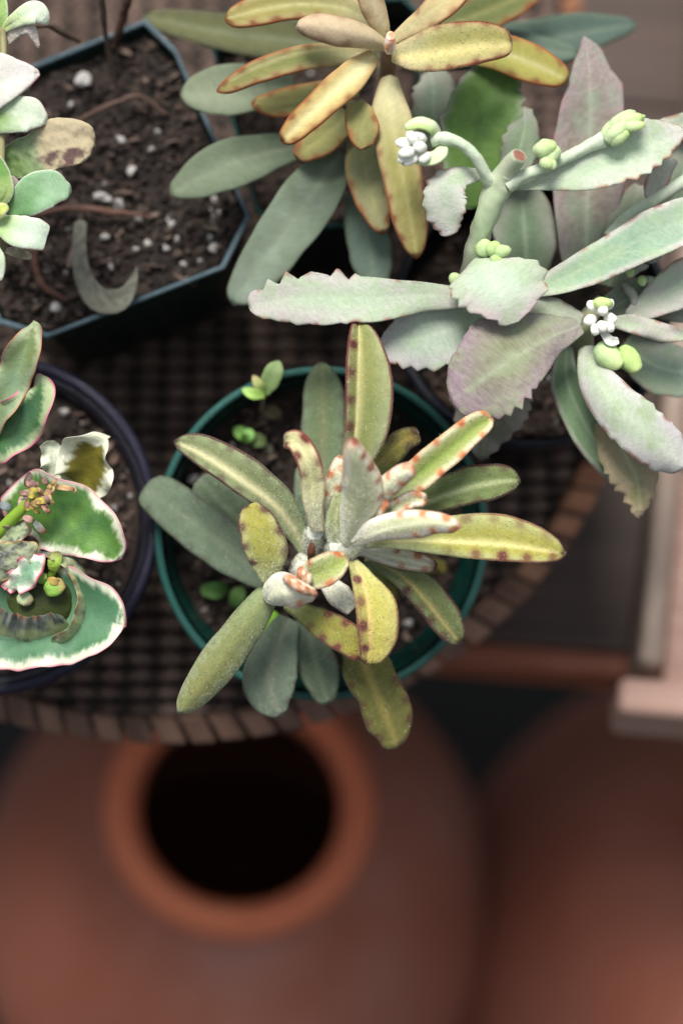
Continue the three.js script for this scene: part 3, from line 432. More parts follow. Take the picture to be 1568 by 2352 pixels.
  leaf(t, [[845, 1196, 1, 12, 12], [868, 1170, 1.6, 16, 16], [888, 1150, 2, 11, 11]], tom({ ...CREAM, tipAt: .75 }, { foldL: .5, foldR: .5 }));
  leaf(t, [[770, 1250, .2, 16, 16], [770, 1200, .7, 24, 20], [778, 1150, 1, 20, 16], [786, 1110, 1.1, 8, 8]], tom({ ...GREEN, a: '#93a36c', b: '#a8b07c', pale: '#e3e9d6', mid: '#c3cf9e', spotK: 0, edgeK: .2 }));
  // small lower head
  leaf(t, [[688, 1318, .6, 14, 14], [725, 1316, 1.2, 32, 36], [760, 1300, 1.4, 34, 36], [797, 1280, 1.3, 14, 14]], tom({ ...YOUNG, a: '#9aab5c', b: '#abb66c', mid: '#8a9f4a' }, { foldL: .5, foldR: .5 }));
  leaf(t, [[628, 1372, .6, 24, 24], [655, 1360, 1.4, 46, 40], [690, 1362, 1.7, 28, 32], [726, 1369, 1.7, 13, 11]], tom({ ...CREAM, a: '#d3d5c0', b: '#d6d8c4', n: 6, spotE: 24 }, { thick: 5, foldL: .3, foldR: -.8 }));
  leaf(t, [[690, 1336, 1, 10, 10], [694, 1318, 1.6, 14, 14], [690, 1304, 1.8, 8, 8]], tom({ ...CREAM, spotK: 1.4 }, { name: 'leaf_bud', thick: 3 }));
  leaf(t, [[700, 1340, 1.2, 9, 9], [706, 1328, 1.7, 12, 12], [706, 1316, 1.8, 7, 7]], tom({ ...CREAM, spotK: 1.4 }, { name: 'leaf_bud', thick: 3 }));
  leaf(t, [[652, 1322, 1.9, 8, 8], [668, 1335, 2.5, 11, 10], [690, 1352, 2.6, 11, 10], [726, 1366, 2.0, 8, 7]], tom({ ...CREAM, a: '#eadfc6', b: '#e6c3a0', per: 26, from: .05, spotAt: 5, spotR: 8, spotK: 1.3, tipAt: .85 }, { thick: 2.4, foldL: -.4, foldR: -.4 }));
  tube([[714, 1285, .2, 8], [715, 1265, .8, 10], [716, 1250, 1, 6]], 8, dry, t, 'stem_scar', 10, flat('#7a4a38'));
}

// ------------------------------------------------------------------ the yellowish furry plant at the top
{
  const t = thing('panda_plant', 'yellow olive furry succulent with rusty leaf margins, at the top middle', 'succulent', at(895, 170, dist(-6)));
  tube([[880, 260, -6.5, 22], [888, 180, -4, 22], [895, 120, -1.6, 22], [897, 92, -.4, 15]], 20, felt, t, 'stem', 24, flat('#a08068'));
  const o = { hair: 0, nu: 36, nv: 60 }, Y = { pale: '#c9c69a', a: '#6f7a44', b: '#86864a', mid: '#c3c088', edge: '#8f5636', spot: '#6b3626', spotK: .55, spotAt: 5, per: 52, band: 20, rim: '#c08048', rimK: .2, edgeK: 1, grey: .14 };
  const YG = { ...Y, a: '#80864e', b: '#8f8d52', rimK: .2, mid: '#a8a468', midK: .4, pale: '#7d845a' };
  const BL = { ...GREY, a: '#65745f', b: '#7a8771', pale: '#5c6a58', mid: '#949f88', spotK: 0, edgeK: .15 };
  leaf(t, [[880, 130, -5.5, 40, 40], [700, 100, -5.2, 50, 50], [520, 78, -5.6, 42, 46], [390, 52, -6.2, 30, 30], [325, 40, -6.5, 10, 10]], tom({ ...GREY, a: '#5b6044', b: '#6a6c4a', pale: '#454a34' }, o));
  leaf(t, [[940, 130, -6, 40, 40], [1150, 112, -6, 52, 52], [1320, 82, -6, 50, 48], [1463, 56, -6.2, 14, 14]], tom({ ...BL, a: '#4c5f58', b: '#566a62' }, o));
  leaf(t, [[1000, 110, -5, 30, 30], [1180, 115, -4.8, 42, 42], [1330, 125, -5, 14, 14]], tom({ ...BL, a: '#5c6f66', b: '#66796e' }, o));
  leaf(t, [[930, 100, -4, 25, 25], [1060, 50, -3.6, 45, 45], [1170, 5, -3.6, 42, 42], [1260, -40, -4, 14, 14]], tom({ ...YG, a: '#5e6a3c', b: '#68703f' }, o));
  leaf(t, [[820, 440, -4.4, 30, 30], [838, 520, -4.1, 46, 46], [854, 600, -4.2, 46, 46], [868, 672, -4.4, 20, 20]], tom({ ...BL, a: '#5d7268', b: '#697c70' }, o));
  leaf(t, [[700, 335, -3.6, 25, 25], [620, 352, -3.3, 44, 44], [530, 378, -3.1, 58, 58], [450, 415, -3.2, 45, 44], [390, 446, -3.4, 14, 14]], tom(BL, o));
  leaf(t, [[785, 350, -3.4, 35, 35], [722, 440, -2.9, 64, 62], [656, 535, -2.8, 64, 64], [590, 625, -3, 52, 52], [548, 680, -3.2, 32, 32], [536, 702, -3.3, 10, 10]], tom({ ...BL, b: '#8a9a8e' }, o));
  leaf(t, [[680, 200, -3.6, 20, 20], [600, 206, -3.4, 48, 52], [510, 209, -3.4, 60, 56], [450, 215, -3.5, 40, 40], [414, 216, -3.6, 12, 12]], tom({ ...BL, a: '#7b8872', b: '#879078' }, o));
  leaf(t, [[820, 200, -3, 25, 25], [730, 222, -2.6, 34, 34], [640, 240, -2.4, 32, 32], [577, 238, -2.5, 12, 12]], tom(YG, o));
  leaf(t, [[800, 265, -2.6, 30, 30], [745, 315, -2.2, 40, 36], [700, 347, -2.2, 30, 26], [682, 367, -2.3, 12, 12]], tom({ ...YG, tipAt: .8 }, o));
  leaf(t, [[830, 310, -3, 30, 30], [838, 390, -2.7, 52, 46], [858, 470, -2.6, 40, 38], [882, 538, -2.8, 14, 14]], tom({ ...YG, a: '#80875a', b: '#90926a' }, o));
  leaf(t, [[818, 235, -1.4, 14, 12], [822, 270, -1, 36, 30], [830, 312, -.8, 42, 30], [841, 342, -.9, 16, 14]], tom({ ...YG, mid: '#7f8458' }, { ...o, foldL: .7, foldR: .7 }));
  leaf(t, [[1040, 118, -2, 20, 20], [1150, 125, -1.6, 42, 42], [1220, 148, -1.5, 44, 46], [1280, 176, -1.6, 30, 28], [1302, 190, -1.7, 10, 10]], tom({ ...Y, a: '#949644', b: '#a39c48', pale: '#7f8040' }, o));
  leaf(t, [[870, 72, -2.2, 14, 14], [800, 26, -1.4, 26, 32], [700, 13, -1, 32, 42], [610, 23, -1, 36, 38], [550, 38, -1.1, 28, 28], [515, 45, -1.3, 12, 12]], tom({ ...Y, a: '#878a4a', b: '#9a8d4a' }, o));
  leaf(t, [[865, 128, -1.8, 14, 12], [770, 123, -1.2, 30, 22], [680, 135, -.9, 34, 27], [590, 166, -.9, 28, 27], [530, 195, -1.1, 20, 17], [497, 211, -1.2, 8, 8]], tom({ ...Y, midU: .3 }, { ...o, foldR: .5 }));
  leaf(t, [[895, 172, -1.4, 18, 18], [895, 250, -1, 44, 44], [912, 340, -.7, 46, 48], [928, 430, -.7, 44, 46], [945, 520, -.9, 38, 40], [957, 595, -1.2, 16, 16]], tom({ ...Y, a: '#8b8d4c', b: '#a39650', midK: .4 }, { ...o, foldL: -.2, foldR: -.3 }));
  leaf(t, [[860, 128, -1, 16, 16], [800, 182, -.2, 38, 34], [740, 237, .2, 36, 33], [688, 287, .2, 32, 31], [648, 328, 0, 16, 16]], tom({ ...Y, a: '#bdb46c', b: '#c4a655', mid: '#e6dda6', midW: .4, rim: '#c08a3c', rimK: .55 }, { ...o, foldL: .3, foldR: .6 }));
  leaf(t, [[890, 108, -.6, 12, 12], [840, 86, .1, 26, 28], [780, 71, .5, 34, 36], [720, 60, .5, 30, 31], [679, 64, .3, 13, 13]], tom({ ...Y, a: '#b8a888', b: '#bfa98c', pale: '#b3ac8c', mid: '#c0b090', midK: .3, rim: '#b8906c', edgeK: .4, spotK: .3 }, { ...o, thick: 3, foldL: -.4, foldR: -.4 }));
  leaf(t, [[888, 90, -.6, 12, 10], [868, 40, -.1, 28, 24], [850, -10, .2, 30, 26], [832, -55, .2, 16, 16]], tom({ ...Y, a: '#b8a888', b: '#b5a580', midK: .3, edgeK: .3, spotK: .3 }, { ...o, thick: 3, foldL: -.4, foldR: -.4 }));
  leaf(t, [[905, 90, -.5, 12, 12], [960, 50, .1, 24, 28], [1010, 15, .5, 36, 36], [1050, -15, .5, 28, 28], [1072, -42, .3, 10, 10]], tom({ ...Y, a: '#b5a878', b: '#bfa872' }, { ...o, foldL: -.2, foldR: .4 }));
  leaf(t, [[902, 127, -.6, 16, 16], [960, 120, .1, 40, 44], [1030, 109, .4, 54, 56], [1100, 99, .4, 48, 50], [1150, 98, .2, 34, 36], [1175, 100, 0, 16, 16]], tom({ ...Y, a: '#8f8f4c', b: '#a39a52', mid: '#dccf88', midU: .25, midW: .3, edge: '#7d3528', spot: '#6b2e26', rim: '#b8703c', edgeK: .9, from: .2 }, { ...o, foldL: .25, foldR: .5, hair: 3, nu: 52, nv: 90 }));
  leaf(t, [[894, 118, -.2, 8, 8], [896, 100, .3, 14, 14], [897, 78, .7, 9, 9]], tom({ ...CREAM, a: '#b88878', b: '#b88878' }, { ...o, name: 'leaf_bud', thick: 4 }));
}

// ------------------------------------------------------------------ the silvery plant with toothed leaves
function silverColor(p) {
  const { s, u, v, e, ph } = p, x = s.tx;
  let c = mix(C(x.a), C(x.b), clamp(fbm(p.x / 45 + ph, p.y / 45) * 1.5 - .25));
  c = mix(C(x.base ?? x.a), c, sm(0, .35, v));
  const q = clamp(sm(x.band ?? 60, 6, e) * .75 + sm(.55, 1, v) * (x.tipK ?? .3)) * (.55 + .75 * fbm(p.x / 30, p.y / 30 + ph));
  c = mix(c, C(x.edge), clamp(q) * (x.edgeK ?? .8));
  c = mix(c, C('#dfe3dc'), (x.frost ?? .15) * noise(p.x / 3 + ph, p.y / 3));
  c = mix(c, C(x.base ?? x.a), .55 * sm(.5, .7, fbm(p.x / 38 + 11, p.y / 60 + ph)));
  c = mul(c, .9 + .2 * noise(p.x / 2, p.y / 2, 4));
  const d = noise(p.y / 16 + ph, u < 0 ? 2 : 9);
  c = mix(c, C(x.tooth), sm(10, 1, e) * sm(.45, .75, d) * (x.toothK ?? .8) * sm(.15, .4, v));
  c = mix(c, C(x.mid ?? '#c6d2bd'), Math.exp(-((u / .09) ** 2)) * (x.midK ?? .3) * (1 - .6 * v));
  return p.top ? c : mix(c, C('#8d9784'), .4);
}
const sil = (tx, o = {}) => ({ color: silverColor, tx, mat: felt, thick: 1.5, hair: 5, hairLen: .5, hairW: .1, foldL: .2, foldR: .2, nu: 52, nv: 110, vt: .97, rough: .14, wave: [1.1, 11], teeth: [7, 12, .35], irreg: .1, ...o });
const SILV = { a: '#8fa98c', b: '#a5b7a1', edge: '#b9a9b3', band: 75, tooth: '#96655c', base: '#9fb895' };
const PURP = { a: '#6f7354', b: '#80836c', edge: '#8a7684', tooth: '#a08088', base: '#8f9d7c', band: 80, tipK: .75, edgeK: .95 };
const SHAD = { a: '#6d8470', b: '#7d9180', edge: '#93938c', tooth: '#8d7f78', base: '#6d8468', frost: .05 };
{
  const t = thing('felt_plant', 'silvery green felted succulent with toothed leaves and pale flower buds, at right', 'succulent', at(1200, 700, dist(-6)));
  const st = (a, b) => (tt, f) => mul(mix(C(a), C(b), noise(tt * 6, f * 1.5)), .9 + .2 * noise(tt * 40, f * 5));
  // behind
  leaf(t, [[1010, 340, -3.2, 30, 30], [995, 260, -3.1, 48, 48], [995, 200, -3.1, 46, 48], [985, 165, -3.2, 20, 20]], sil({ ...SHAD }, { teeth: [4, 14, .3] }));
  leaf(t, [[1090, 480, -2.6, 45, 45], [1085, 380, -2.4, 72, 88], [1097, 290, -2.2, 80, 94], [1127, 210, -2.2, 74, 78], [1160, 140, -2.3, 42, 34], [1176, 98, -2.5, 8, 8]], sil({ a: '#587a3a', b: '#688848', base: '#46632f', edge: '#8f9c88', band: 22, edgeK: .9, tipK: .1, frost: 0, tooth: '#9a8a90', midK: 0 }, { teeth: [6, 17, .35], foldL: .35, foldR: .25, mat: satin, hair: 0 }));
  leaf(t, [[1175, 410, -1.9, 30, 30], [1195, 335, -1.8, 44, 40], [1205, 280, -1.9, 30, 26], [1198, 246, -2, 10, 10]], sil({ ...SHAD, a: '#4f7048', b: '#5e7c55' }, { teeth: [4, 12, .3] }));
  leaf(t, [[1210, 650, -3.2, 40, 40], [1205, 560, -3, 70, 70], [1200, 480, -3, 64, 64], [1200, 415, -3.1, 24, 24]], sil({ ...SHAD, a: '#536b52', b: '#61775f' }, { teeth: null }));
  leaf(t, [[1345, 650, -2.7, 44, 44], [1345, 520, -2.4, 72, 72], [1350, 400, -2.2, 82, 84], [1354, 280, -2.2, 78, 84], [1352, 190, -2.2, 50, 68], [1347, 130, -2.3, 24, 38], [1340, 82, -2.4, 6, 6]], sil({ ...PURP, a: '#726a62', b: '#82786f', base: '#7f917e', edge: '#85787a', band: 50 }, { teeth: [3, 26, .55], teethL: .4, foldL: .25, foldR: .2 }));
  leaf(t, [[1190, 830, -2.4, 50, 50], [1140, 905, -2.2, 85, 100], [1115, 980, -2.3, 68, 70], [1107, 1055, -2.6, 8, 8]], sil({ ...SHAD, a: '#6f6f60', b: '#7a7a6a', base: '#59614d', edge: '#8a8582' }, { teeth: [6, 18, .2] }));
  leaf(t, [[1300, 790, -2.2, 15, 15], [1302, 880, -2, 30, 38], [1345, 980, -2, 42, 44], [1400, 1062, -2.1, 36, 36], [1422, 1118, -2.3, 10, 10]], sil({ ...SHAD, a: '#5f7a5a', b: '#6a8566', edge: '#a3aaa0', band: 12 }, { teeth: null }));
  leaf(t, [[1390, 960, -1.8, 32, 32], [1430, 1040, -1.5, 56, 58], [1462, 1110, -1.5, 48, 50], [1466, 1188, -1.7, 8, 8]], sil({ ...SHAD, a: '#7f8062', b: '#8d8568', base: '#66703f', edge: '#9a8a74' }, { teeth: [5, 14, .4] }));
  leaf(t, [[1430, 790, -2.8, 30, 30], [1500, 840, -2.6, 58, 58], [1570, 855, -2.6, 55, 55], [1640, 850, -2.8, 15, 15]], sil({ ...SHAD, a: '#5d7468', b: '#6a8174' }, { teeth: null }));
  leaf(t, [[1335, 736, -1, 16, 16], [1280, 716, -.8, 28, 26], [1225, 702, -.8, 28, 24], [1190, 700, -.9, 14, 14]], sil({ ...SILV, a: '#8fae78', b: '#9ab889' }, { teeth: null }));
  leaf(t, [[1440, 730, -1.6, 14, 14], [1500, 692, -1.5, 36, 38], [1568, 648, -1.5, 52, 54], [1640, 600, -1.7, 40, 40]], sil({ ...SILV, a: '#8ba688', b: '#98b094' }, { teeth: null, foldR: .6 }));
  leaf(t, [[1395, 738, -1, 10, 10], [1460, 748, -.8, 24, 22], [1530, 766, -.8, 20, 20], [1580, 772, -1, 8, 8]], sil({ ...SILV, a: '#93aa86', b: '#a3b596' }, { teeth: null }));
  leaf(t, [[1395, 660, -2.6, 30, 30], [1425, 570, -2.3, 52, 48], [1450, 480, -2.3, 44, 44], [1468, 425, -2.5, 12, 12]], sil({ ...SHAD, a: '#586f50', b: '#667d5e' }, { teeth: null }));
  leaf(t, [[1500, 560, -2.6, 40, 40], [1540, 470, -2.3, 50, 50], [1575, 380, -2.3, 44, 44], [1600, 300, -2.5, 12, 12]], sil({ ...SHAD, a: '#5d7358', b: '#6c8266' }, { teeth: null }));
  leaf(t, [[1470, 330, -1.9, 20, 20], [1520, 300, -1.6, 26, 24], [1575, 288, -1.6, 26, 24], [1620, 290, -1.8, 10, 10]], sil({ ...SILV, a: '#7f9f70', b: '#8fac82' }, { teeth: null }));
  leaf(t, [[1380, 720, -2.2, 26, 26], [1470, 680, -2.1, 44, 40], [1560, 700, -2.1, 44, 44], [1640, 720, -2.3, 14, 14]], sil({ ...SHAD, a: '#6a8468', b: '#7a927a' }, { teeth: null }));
  // stems
  tube([[1070, 760, -5.5, 22], [1072, 680, -3, 22], [1084, 605, -1, 22], [1100, 545, -.2, 24], [1122, 480, .3, 27], [1142, 428, .5, 32], [1160, 398, .8, 26], [1192, 357, 1.6, 19]], 22, felt, t, 'stem', 60, st('#a9bf9a', '#bcbfae'), { cap: C('#8d6254'), hair: 4, hairLen: .5, hairW: .1, lump: .25 });
  tube([[1340, 860, -5, 24], [1338, 790, -2.5, 24], [1345, 735, -1.2, 24], [1385, 690, -.9, 17]], 22, felt, t, 'stem', 30, st('#8f9f78', '#a39a84'));
  tube([[1130, 424, .6, 18], [1114, 402, .9, 14], [1092, 362, 1.3, 13], [1058, 330, 1.4, 13], [1018, 317, 1.3, 15], [990, 322, 1.2, 16]], 13, felt, t, 'branch', 40, st('#b7c9b0', '#cdd8c8'), { hair: 5, hairLen: .55, hairW: .1, lump: .25 });
  tube([[1165, 428, .7, 18], [1200, 405, .9, 14], [1274, 374, 1, 13], [1330, 346, 1, 14], [1385, 320, 1, 19]], 13, felt, t, 'branch', 40, st('#b7c9b0', '#cdd8c8'), { hair: 5, hairLen: .55, hairW: .1, lump: .25 });
  tube([[1395, 545, -1, 14], [1440, 500, -.9, 15], [1500, 462, -.8, 15], [1580, 410, -.6, 15]], 14, felt, t, 'branch', 30, st('#b3c4ae', '#c3cfbf'));
  // leaves
  leaf(t, [[1250, 690, -1, 20, 20], [1215, 672, -.8, 14, 14], [1290, 640, -.5, 32, 36], [1380, 598, -.2, 44, 46], [1470, 550, 0, 52, 54], [1560, 508, 0, 52, 54], [1640, 480, -.2, 30, 30]].slice(1), sil({ ...SILV, a: '#80a187', b: '#8fac93', edge: '#c3c0bc', band: 20, edgeK: 1 }, { teeth: null, foldR: .8, foldL: .05, sharp: .5 }));
  leaf(t, [[1545, 365, -.9, 12, 12], [1512, 405, -.8, 26, 26], [1500, 445, -.9, 22, 22], [1506, 478, -1, 8, 8]], sil({ ...SILV, a: '#839a70', b: '#8da57c' }, { teeth: null }));
  leaf(t, [[1110, 730, -1.4, 36, 36], [1040, 755, -.9, 76, 82], [970, 776, -.7, 76, 78], [905, 782, -.7, 54, 50], [876, 776, -.9, 14, 14]], sil({ ...SILV, a: '#93a896', b: '#a3b3a4', edge: '#b5acb5', band: 50 }, { teeth: [7, 12, .2], foldL: .15, foldR: .3 }));
  leaf(t, [[1085, 682, -.5, 22, 22], [980, 680, 0, 36, 30], [870, 686, .4, 52, 48], [760, 686, .6, 60, 56], [670, 689, .6, 52, 50], [600, 697, .4, 34, 32], [572, 706, .3, 18, 22]], sil({ ...SILV, a: '#93b28d', b: '#a3bd9d', edge: '#b8a9b2' }, { teeth: [6, 26, .5], teethL: .25, foldR: .1, foldL: .3 }));
  leaf(t, [[1332, 748, -.4, 18, 18], [1262, 776, .2, 46, 62], [1190, 816, .6, 82, 112], [1130, 856, .8, 102, 108], [1072, 896, .6, 78, 74], [1036, 918, .4, 34, 34]], sil(PURP, { teeth: [8, 16, .45], teethR: .35, foldL: .15, foldR: -.25, rough: .8 }));
  leaf(t, [[1100, 592, .1, 20, 30], [1114, 618, .7, 66, 92], [1138, 658, 1.1, 112, 92], [1158, 698, 1.2, 108, 62], [1174, 746, 1, 14, 14]], sil({ ...SILV, a: '#a3bba2', b: '#b3c4b2', edge: '#bdaab2', tooth: '#a0605a' }, { teeth: [6, 14, .15], foldL: -.15, foldR: -.1 }));
  leaf(t, [[1100, 402, .2, 14, 12], [1052, 406, .7, 28, 26], [1026, 436, .9, 46, 48], [1022, 490, .7, 44, 44], [1036, 540, .4, 18, 18]], sil({ ...SILV, edge: '#cbc3c6', tooth: '#a8776a' }, { teeth: [7, 10, .3], foldL: .3, foldR: -.2 }));
  leaf(t, [[1170, 425, .1, 12, 14], [1260, 406, .5, 32, 34], [1350, 386, .7, 48, 56], [1430, 356, .7, 62, 64], [1500, 328, .5, 56, 50], [1550, 308, .3, 26, 24], [1574, 300, .2, 8, 8]], sil({ ...SILV, a: '#9cbb98', b: '#aac4a6', edge: '#beb8b8', tooth: '#a87a62' }, { teeth: [8, 11, .45], foldR: .75, foldL: .1, sharp: .3 }));
  leaf(t, [[1345, 795, -.8, 18, 18], [1368, 868, -.1, 40, 42], [1410, 930, .4, 56, 54], [1470, 985, .5, 58, 60], [1530, 1035, .4, 52, 54], [1572, 1074, .2, 26, 26]], sil({ ...SILV, a: '#a0b298', b: '#b1beac', edge: '#c3bbc6', base: '#8fa87a', band: 40, tipK: .6 }, { teeth: [6, 6, .5], foldR: -.6, foldL: .1, sharp: .5 }));
  // flower buds
  const bud = (x, y, z, len, wid, ang, c1, c2, parent = t, name = 'flower_bud', th = 0) => leaf(parent, [[x, y, z, wid * .55, wid * .55], [x + Math.cos(ang) * len * .35, y + Math.sin(ang) * len * .35, z + .15, wid, wid], [x + Math.cos(ang) * len * .75, y + Math.sin(ang) * len * .75, z + .15, wid * .8, wid * .8], [x + Math.cos(ang) * len, y + Math.sin(ang) * len, z + .05, wid * .35, wid * .35]], { color: p => mul(mix(C(c1), C(c2), p.v), .92 + .16 * noise(p.x / 3, p.y / 3, p.ph)), mat: felt, thick: (th || wid) * .14, foldL: -.15, foldR: -.15, name, nu: 24, nv: 30, vt: .8, hair: 2.5, hairLen: .5, hairW: .1 });
  const WH = '#eef1ea', GN = '#bdd3a0', LM = '#b2cd84';
  for (const [x, y, z, l, w, a] of [[968, 345, 1.2, 52, 14, 3.0], [962, 335, 1.4, 55, 14, 3.35], [965, 352, 1.4, 50, 13, 2.6], [952, 345, 1.7, 40, 13, 2.9], [960, 328, 1.7, 36, 13, 3.9], [978, 338, 1.7, 30, 13, 3.2], [985, 352, 1.5, 30, 12, 2.4], [945, 330, 1.6, 38, 12, 3.2], [978, 322, 1.5, 36, 12, 3.6], [940, 352, 1.5, 34, 10, 2.5]]) bud(x, y, z, l, w, a, WH, '#e8ebe4');
  leaf(t, [[1006, 312, 1.2, 10, 10], [990, 290, 1.6, 16, 14], [960, 280, 1.7, 18, 12], [928, 294, 1.5, 8, 8]], { color: p => mix(C('#cfdcb8'), C(LM), sm(.2, -.6, p.u) * .9), mat: felt, name: 'bract', foldL: .6, foldR: -.4, thick: 1.4, hair: 3, hairLen: .5, nu: 32, nv: 50 });
  leaf(t, [[1012, 322, 1, 12, 12], [1010, 352, 1.3, 16, 16], [985, 368, 1.4, 14, 18], [945, 366, 1.3, 8, 8]], { color: p => mix(C('#d3e0c0'), C(GN), p.v), mat: felt, name: 'bract', foldL: .5, foldR: -.3, thick: 1.4, hair: 3, hairLen: .5, nu: 32, nv: 50 });
  for (const [x, y, z, l, w, a, c] of [[1378, 326, .9, 95, 24, -.7, GN], [1385, 320, 1.2, 110, 20, -.52, LM], [1390, 325, 1.4, 72, 17, -.75, '#c0d8a0'], [1410, 285, 1.3, 70, 17, -.25, '#bcd890'], [1395, 300, 1.1, 78, 18, -.62, GN], [1430, 292, 1.5, 52, 13, -.12, '#c9e29a'], [1400, 330, 1.4, 55, 15, -.6, LM]]) bud(x, y, z, l, w, a, '#c3d8ae', c, t, 'flower_bud');
  for (const [x, y, z, l, w, a, c] of [[1245, 372, 1.3, 48, 22, -.7, GN], [1225, 348, 1.5, 54, 19, -.25, LM], [1232, 338, 1.3, 46, 17, -.1, '#c3dca0'], [1240, 372, 1.6, 34, 15, .2, LM], [1258, 368, 1.6, 26, 12, .9, GN]]) bud(x, y, z, l, w, a, '#c6dab0', c);
  for (const [x, y, z, l, w, a, c] of [[1105, 585, .2, 34, 20, -1.2, GN], [1118, 580, .4, 34, 18, -.6, LM], [1130, 580, .5, 44, 15, -.15, GN], [1125, 592, .5, 30, 13, .3, LM]]) bud(x, y, z, l, w, a, '#aecb90', c, t, 'side_bud');
  bud(1060, 655, -.2, 36, 16, 3.9, '#8fae70', GN, t, 'side_bud'); 
  for (const [x, y, z, l, w, a] of [[1380, 720, .2, 36, 15, -1.9], [1366, 728, .3, 30, 13, 2.6], [1388, 728, .3, 28, 14, .3], [1378, 738, .5, 26, 13, 1.2], [1370, 745, .4, 26, 12, 1.8], [1392, 742, .4, 24, 12, .9], [1388, 708, .4, 26, 12, -.8], [1368, 710, .4, 26, 12, -2.4], [1380, 724, .7, 24, 12, -1.2]]) bud(x, y, z, l, w, a, WH, '#eceee8');
  bud(1362, 697, .6, 44, 15, 0, '#c9dc9c', LM, t, 'flower_bud');
  leaf(t, [[1380, 755, .2, 8, 8], [1390, 772, .3, 10, 10], [1402, 784, .3, 12, 12], [1420, 782, .2, 7, 7]], { color: () => C('#d5d8d2'), mat: felt, name: 'bract', thick: .8, foldL: .5, foldR: .5, nu: 24, nv: 24 });
  bud(1372, 795, -.2, 72, 28, .75, '#bcd8a6', '#c9de9a', t, 'side_bud'); bud(1425, 800, -.4, 68, 26, .95, '#a9cc7c', '#c3da94', t, 'side_bud');
  for (const [x, y, l, a] of [[1430, 640, 60, -.6], [1440, 620, 50, -.2], [1430, 650, 60, .9], [1460, 610, 50, -.9], [1470, 640, 50, .2], [1450, 660, 50, 1.4], [1480, 600, 40, -.3]]) bud(x, y, -1.6, l, 10, a, '#8a8f84', '#a3a59c', t, 'withered_flower');
  for (const [x, y] of [[1442, 615], [1452, 590], [1470, 635]]) bud(x, y, -1.3, 22, 11, 1.2, '#8fb070', GN, t, 'side_bud');
}

// ------------------------------------------------------------------ rosette at the upper left
function echColor(p) {
  const { s, v, e, ph } = p, x = s.tx; let c = mix(C(x.a), C(x.b), sm(.15, .8, v + (fbm(p.x / 30 + ph, p.y / 30) - .5) * .5));
  c = mix(c, C('#f0f2ea'), sm(5, .5, e) * .5); c = mix(c, C(x.red ?? '#b8707a'), sm(4, .5, e) * sm(.6, .95, v) * (x.redK ?? .5));
  if (x.dry) c = mix(c, mix(C('#b3a88c'), C('#5d4a48'), sm(.45, .75, fbm(p.x / 22 + ph, p.y / 22) + x.dry * (p.u > .2 ? .12 : -.1))), sm(.42, .6, v + (noise(p.x / 18, p.y / 18) - .5) * .2));
  return mul(c, .9 + .2 * noise(p.x / 3 + ph, p.y / 3));
}
const ech = (tx, o = {}) => ({ color: echColor, tx, mat: felt, thick: 1.6, hair: 2.2, hairLen: .55, hairW: .1, hairWhite: 1.3, foldL: .25, foldR: .25, nu: 44, nv: 70, ...o });
